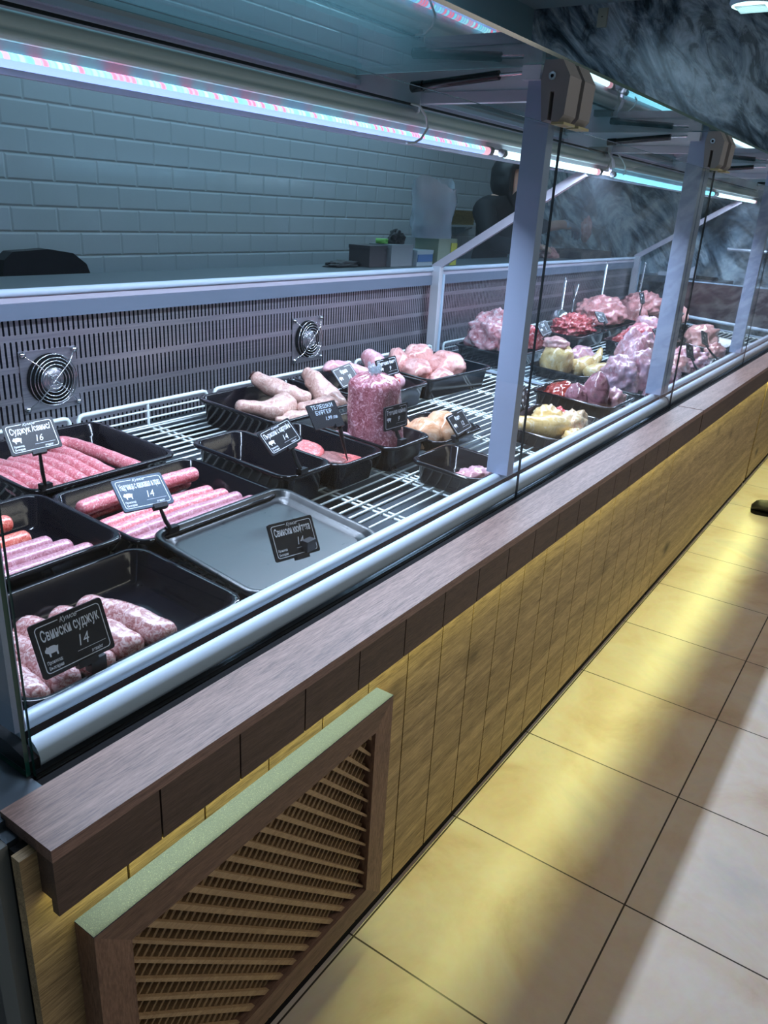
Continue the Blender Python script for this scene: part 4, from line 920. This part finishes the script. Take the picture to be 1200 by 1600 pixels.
# ------------------------------------------------------------------ behind the counter
M_DARKCH = mat('black_upholstery', (.012, .013, .016), .6)
t = thing('office_chair', (1.765, 2.72, 0), 'black rounded chair back showing above the rear shelf', 'chair')
pr = [(-.185, .82), (-.185, 1.19), (-.175, 1.235), (-.14, 1.262), (0, 1.27), (.10, 1.255), (.155, 1.215), (.18, 1.15), (.18, .82)]
MB().prism([(1.765 + a, b) for a, b in pr], 2.70, 2.76, 'y').build('backrest', M_DARKCH, t)
MB().box(1.55, 1.98, 2.76, 3.12, .62, .70).build('seat', M_DARKCH, t)
MB().tube([(1.765, 2.93, .06), (1.765, 2.93, .62)], .03, 12).build('column', M_CHROME, t)
m = MB()
for i in range(5):
    a = i * 2 * PI / 5; m.bar((1.765, 2.93, .06), (1.765 + .21 * math.cos(a), 2.93 + .21 * math.sin(a), .03), .04, .03)
m.build('star_base', M_DARKCH, t); MB().box(1.73, 1.80, 2.761, 2.80, .66, .9).build('back_bar', M_DARKCH, t)

def bx(name, x0, x1, y0, y1, z0, z1, m, label, cat='box', group=None):
    t = thing(name, ((x0 + x1) / 2, (y0 + y1) / 2, z0), label, cat, group)
    MB().box(x0, x1, y0, y1, z0, z1 - .004).build('body', m, t)
    MB().box(x0 - .002, x1 + .002, y0 - .002, y1 + .002, z1 - .0155, z1).build('lid', m, t)
    return t
S = 1.2125
bx('cardboard_box', 3.10, 3.24, 2.22, 2.34, S, S + .095, mat('dark_brown_card', (.05, .045, .05), .7), 'dark brown box at the left of the boxes on the rear shelf')
t = bx('cardboard_box', 3.25, 3.44, 2.20, 2.33, S, S + .10, mat('grey_card', (.20, .23, .25), .6), 'grey patterned box under the black gloves on the rear shelf')
t = bx('cardboard_box', 3.45, 3.60, 2.18, 2.30, S, S + .075, mat('white_blue_card', (.30, .38, .42), .5), 'pale box with a blue stripe on the rear shelf')
MB().box(3.455, 3.595, 2.1765, 2.1799, S + .02, S + .055).build('blue_stripe', mat('blue_label', (.04, .12, .28), .5), t)
t = bx('cardboard_box', 3.615, 3.80, 2.16, 2.30, S, S + .13, mat('olive_card', (.22, .27, .20), .6), 'greenish box with a yellow corner under the plastic bag')
MB().box(3.74, 3.80, 2.1545, 2.1579, S + .0, S + .11).build('yellow_corner', mat('yellow_print', (.42, .42, .04), .5), t)
t = thing('tape_roll', (3.28, 2.28, S + .102), 'bright green roll lying on the grey box', 'roll')
MB().lathe([(.012, 0), (.03, 0), (.03, .022), (.012, .022)], 20).build('roll', mat('lime_green', (.20, .55, .12), .5), t, local=True)
blob((3.385, 2.27, S + .102), (.05, .035, .05), M_DARKCH, 'crumpled black gloves on the grey box', None, 'gloves', 'black_gloves', .4, 2.4, 5, 0, flat=.3)
blob((3.00, 2.30, S + .001), (.12, .05, .022), M_DARKCH, 'flat black cloth on the rear shelf left of the boxes', None, 'cloth', 'black_cloth', .3, 2.4, 6, 0, flat=.2)
# translucent carrier bag
L = []
for i in range(14):
    u = i / 13; z = .26 * u
    lp = []
    for k in range(36):
        a = 2 * PI * k / 36; q = Vector((math.cos(a) * 1.6, math.sin(a) * 1.6, z * 9)); f = 1 + .16 * noise.fractal(q, 1, 2, 3)
        lp.append(((.145 + .03 * u) * f * math.cos(a), .08 * f * math.sin(a), z + (.03 * math.sin(a * 2 + .6) + .015 * noise.noise(q * 2) if i == 13 else 0)))
    L.append(lp)
o = MB().loops(L, cap1=False).build('carrier_bag', glassmat('milky_film', (.75, .82, .84), 1.3, haze=.42)); o.location = (3.66, 2.235, S + .1315)
tag(o, 'crumpled translucent white plastic bag standing on the boxes', 'plastic bag')
# wall shelf with a chopping board
t = thing('wall_shelf', (5.1, 3.1, 1.375), 'thin white shelf on the tiled wall behind the plastic bag', 'shelf')
MB().box(5.0, 5.75, 3.03, 3.199, 1.370, 1.384).build('board', mat('white_shelf', (.55, .62, .64), .5), t)
for x in (5.1, 5.6): MB().bar((x, 3.19, 1.30), (x, 3.06, 1.37), .012, .012).build('bracket', M_ALU, t)
MB().box(5.12, 5.62, 3.06, 3.17, 1.3845, 1.485).build('wooden_block', wood('olive_brown_block', (.13, .10, .03), (.24, .19, .07)))
tag(bpy.data.objects['wooden_block'], 'olive brown block on the thin wall shelf', 'block')

# person serving behind the counter
SKIN = mat('skin', (.74, .44, .33), .45, sub=.1)
def skin_body(name, verts, edges, radii, m, parent=None, sub=2, root=0):
    me = bpy.data.meshes.new(name); me.from_pydata(verts, edges, []); o = bpy.data.objects.new(name, me); COL.objects.link(o)
    md = o.modifiers.new('skin', 'SKIN'); md.use_smooth_shade = True
    for i, r in enumerate(radii):
        d = me.skin_vertices[0].data[i]; d.radius = r if isinstance(r, tuple) else (r, r); d.use_root = (i == root)
    s = o.modifiers.new('sub', 'SUBSURF'); s.levels = sub; s.render_levels = sub
    dg = bpy.context.evaluated_depsgraph_get(); me2 = bpy.data.meshes.new_from_object(o.evaluated_get(dg)); bpy.data.objects.remove(o)
    me2.materials.clear(); me2.materials.append(m); me2.polygons.foreach_set('use_smooth', [True] * len(me2.polygons))
    o = bpy.data.objects.new(name, me2); COL.objects.link(o)
    if parent: o.parent = parent
    return o
PX, PY = 5.12, 2.62
t = thing('person', (PX, PY, 0), 'person in black shirt and grey gloves bending over the rear shelf to handle meat', 'person')
def lp(x, y, z): return (x - PX, y - PY, z)
hand = (5.97, 2.36, 1.40); elbow = (5.50, 2.47, 1.40); sh_r = (5.34, 2.58, 1.53); sh_l = (4.92, 2.60, 1.50)
V = [lp(PX, PY + .06, .95), lp(PX, PY + .03, 1.15), lp(PX, PY, 1.36), lp(PX, PY - .02, 1.52), lp(PX, PY - .07, 1.60), lp(PX, PY - .11, 1.68), lp(PX, PY - .13, 1.78),
     lp(*sh_r), lp(*elbow), lp(5.75, 2.39, 1.43), lp(5.86, 2.37, 1.42),
     lp(*sh_l), lp(4.84, 2.50, 1.30), lp(5.05, 2.34, 1.27), lp(5.20, 2.30, 1.29),
     lp(PX + .10, PY + .05, .88), lp(PX + .11, PY + .03, .48), lp(PX + .11, PY + .05, .08), lp(PX + .11, PY - .12, .045),
     lp(PX - .10, PY + .05, .88), lp(PX - .11, PY + .03, .48), lp(PX - .11, PY + .05, .08), lp(PX - .11, PY - .12, .045)]
Ed = [(0, 1), (1, 2), (2, 3), (3, 4), (4, 5), (5, 6), (3, 7), (7, 8), (8, 9), (9, 10), (3, 11), (11, 12), (12, 13), (13, 14), (0, 15), (15, 16), (16, 17), (17, 18), (0, 19), (19, 20), (20, 21), (21, 22)]
Rr = [(.15, .11), (.14, .10), (.155, .11), (.12, .09), .055, .085, .08, .062, .044, .036, .028, .062, .046, .036, .026, .085, .058, .04, .032, .085, .058, .04, .032]
skin_body('body', V, Ed, Rr, SKIN, t)
BLK = mat('black_cotton', (.010, .011, .014), .75)
Vs = V[:4] + [lp(PX, PY - .045, 1.565)] + V[7:9] + [lp(5.60, 2.435, 1.415)] + V[11:14]
Es = [(0, 1), (1, 2), (2, 3), (3, 4), (3, 5), (5, 6), (6, 7), (3, 8), (8, 9), (9, 10)]
skin_body('black_shirt', Vs, Es, [(.168, .125), (.16, .12), (.175, .13), (.14, .105), .066, .085, .064, .052, .085, .062, .050], BLK, t)
Vt = [V[0]] + V[15:18] + V[19:22]
skin_body('black_trousers', Vt, [(0, 1), (1, 2), (2, 3), (0, 4), (4, 5), (5, 6)], [(.17, .125), .10, .072, .056, .10, .072, .056], BLK, t)
def shoe_mesh(L_, W_, Hh):
    Lp = []
    for i in range(15):
        u = i / 14; x = L_ * (u - .5); wv = W_ / 2 * (math.sin(PI * min(1, max(.0, u * .94 + .03))) ** .45) * (.86 if u < .5 else 1.0)
        h = Hh * (1.0 if u < .35 else 1.0 - .38 * min(1, (u - .35) / .4)) * (math.sin(PI * min(.5, (1 - u) * 2.6 + .16)) if u > .82 else 1) * (.8 if i == 0 else 1)
        Lp.append([(x, wv * math.cos(a) * (1 if math.sin(a) < .2 else .85), (math.sin(a) * .5 + .5) ** .8 * h if math.sin(a) > -.98 else 0) for a in [2 * PI * k / 18 for k in range(18)]])
    return MB().loops(Lp)
for s in (-1, 1):
    m = shoe_mesh(.27, .10, .10); m.xf(Matrix.Translation((s * .11, -.05, 0)) @ Matrix.Rotation(-PI / 2, 4, 'Z')); m.build('shoe', M_RODB, t, local=True)
# hair: covers the head
bm = bmesh.new(); bmesh.ops.create_icosphere(bm, subdivisions=4, radius=1)
for v_ in bm.verts:
    p = v_.co; d = 1 + .05 * noise.fractal(p * 3, 1, 2, 3)
    q = Vector((p.x * .125 * d, p.y * .14 * d, p.z * .145 * d))
    if p.y < -.35 and p.z < .35: q.y = max(q.y, -.055)
    if p.z < -.2: q.x *= 1.08; q.z *= 1.35
    v_.co = q
me = bpy.data.meshes.new('black_hair'); bm.to_mesh(me); bm.free(); me.materials.append(mat('black_hair', (.008, .008, .010), .5)); me.polygons.foreach_set('use_smooth', [True] * len(me.polygons))
o = bpy.data.objects.new('black_hair', me); COL.objects.link(o); o.parent = t; o.location = (0, -.085, 1.715)
m = MB(); m.lathe([(.0, 0), (.005, .0), (.009, .012), (.004, .024), (.0, .025)][1:4], 10); m.xf(Matrix.Translation((0, -.205, 1.69)) @ Matrix.Rotation(.2, 4, 'X')); m.build('nose', SKIN, t, local=True)
tag(MB().lathe([(.001, 0), (.014, 0), (.014, .003), (.001, .003)], 18, sy=2.0).xf(Matrix.Translation(lp(5.47, 2.40, 1.575)) @ Matrix.Rotation(PI / 2, 4, 'X')).build('badge', mat('pale_badge', (.5, .6, .65), .5), t, local=True), 'small pale oval badge on the sleeve')
# gloved hand with fingers
GLV = mat('grey_glove', (.42, .46, .52), .35)
def hand_mesh(base, dirv, upv, s=1.0, side=1, curl=.5):
    D = Vector(dirv).normalized(); U = Vector(upv).normalized(); S_ = D.cross(U).normalized() * side; B = Vector(base)
    vs = [B, B + D * .045 * s, B + D * .085 * s]; ed = [(0, 1), (1, 2)]; rr = [(.026 * s, .022 * s), (.038 * s, .020 * s), (.036 * s, .016 * s)]
    for k, (off, ln) in enumerate(((-.030, .068), (-.010, .078), (.010, .074), (.030, .058))):
        i0 = len(vs); p = B + D * .088 * s + S_ * off * s; vs.append(p); ed.append((2, i0)); rr.append(.0105 * s)
        for j in range(3):
            ang = curl * (j + .6); p = p + (D * math.cos(ang) - U * math.sin(ang)) * ln / 3 * s * 1.1; vs.append(p); ed.append((i0 + j, i0 + j + 1)); rr.append((.0100 - .001 * j) * s)
    i0 = len(vs); p = B + D * .035 * s - S_ * .035 * s; vs.append(p); ed.append((1, i0)); rr.append(.014 * s)
    p2 = p + (D * .7 - S_ * .5 - U * .3).normalized() * .035 * s; vs.append(p2); ed.append((i0, i0 + 1)); rr.append(.011 * s)
    p3 = p2 + (D * .9 - U * .5).normalized() * .028 * s; vs.append(p3); ed.append((i0 + 1, i0 + 2)); rr.append(.0095 * s)
    return vs, ed, rr
vs, ed, rr = hand_mesh(lp(5.84, 2.375, 1.425), (1, -.1, -.25), (0, -.2, 1), 1.15, 1, .55)
vs = [Vector(lp(5.74, 2.39, 1.435))] + vs; ed = [(0, 1)] + [(a + 1, b + 1) for a, b in ed]; rr = [(.043, .043)] + rr
skin_body('glove', [tuple(p) for p in vs], ed, rr, GLV, t)
vs, ed, rr = hand_mesh(lp(5.18, 2.305, 1.285), (1, -.1, -.1), (0, -.2, 1), 1.0, -1, .4)
skin_body('hand', [tuple(p) for p in vs], ed, rr, SKIN, t)
blob((6.06, 2.33, 1.30), (.05, .04, .085), M_FILLET, 'pink piece of meat held in the gloved hand', None, 'meat', 'held_meat', .3, 2, 91, 25, flat=1.2)
blob((5.35, 2.30, S), (.10, .06, .05), M_FILLET, 'pink cut on the rear shelf before the serving person', None, 'meat', 'meat_cut', .3, 2, 92, 0, flat=.3)
bx('plastic_crate', 5.45, 6.05, 2.10, 2.40, S, S + .05, M_DARKCH, 'low black crate on the rear shelf under the gloved hands', 'crate')

# far wall details
t = thing('junction_box', (6.545, 2.62, 2.93), 'small beige junction box high on the marble wall', 'junction box')
MB().box(6.535, 6.5595, 2.585, 2.655, 2.84, 2.965).build('cover', mat('beige_plastic', (.42, .42, .32), .5), t)
MB().box(6.5335, 6.5349, 2.612, 2.628, 2.905, 2.910).build('slot', M_BLACK, t)
t = thing('round_lamp', (5.25, 1.24, 2.62), 'round glowing cyan white lamp hanging at the top right', 'lamp')
MB().lathe([(.002, 0), (.115, 0), (.125, .015), (.12, .04), (.06, .07), (.002, .075)], 40).build('shade', M_ALUL, t, local=True)
m = MB().lathe([(.002, -.012), (.09, -.010), (.112, -.0005)], 40); m.build('diffuser', mat('glowing_diffuser', (.6, .8, .8), .4, emit=(.55, 1.0, .95), estr=2.2), t, local=True)
m = MB()
for i in range(9): m.box(-.08 + .02 * i, -.079 + .02 * i + .001, -.08, .08, -.016, -.0125)
m.build('louvre', M_ALU, t, local=True)
MB().tube([(0, 0, .07), (0, 0, .38)], .004, 6).build('cable', M_RODB, t, local=True)
t = thing('steel_shelf_rail', (6.50, 1.2, 1.31), 'horizontal steel rail on the marble wall behind the third post', 'rail')
MB().tube([(6.50, .85, 1.325), (6.50, 1.38, 1.325)], .012, 12).build('bar', M_ALU, t)
for y in (.95, 1.30): MB().tube([(6.50, y, 1.325), (6.559, y, 1.325)], .008, 8).build('bracket', M_ALU, t)
t = thing('cleaver', (6.3, 1.75, 1.15), 'grey bladed utensil behind the steel end panel', 'utensil')
MB().prism([(1.52, 1.11), (1.80, 1.11), (1.80, 1.135), (1.62, 1.15), (1.53, 1.20)], 6.30, 6.304).build('blade', M_ALU, t)
MB().box(6.295, 6.31, 1.36, 1.519, 1.105, 1.13).build('handle', M_RODB, t)
MB().box(6.29, 6.55, 1.3, 1.95, 1.06, 1.104).build('side_worktop', M_DSTEEL); tag(bpy.data.objects['side_worktop'], 'narrow dark worktop between the case end and the marble wall', 'worktop')

# customer's shoe at the right edge
m = shoe_mesh(.28, .105, .105); o = m.build('shoe', mat('black_leather', (.012, .012, .013), .45)); o.location = (4.60, .43, .012); o.rotation_euler = (0, 0, math.radians(100))
tag(o, 'black shoe standing on the tiles at the right edge near the panelling', 'shoe')
MB().loops([rrect(.275, .085, .04, 0), rrect(.28, .09, .042, .014)], sm=False).build('sole', M_BLACK, o, local=True).location = (0, 0, -.012)
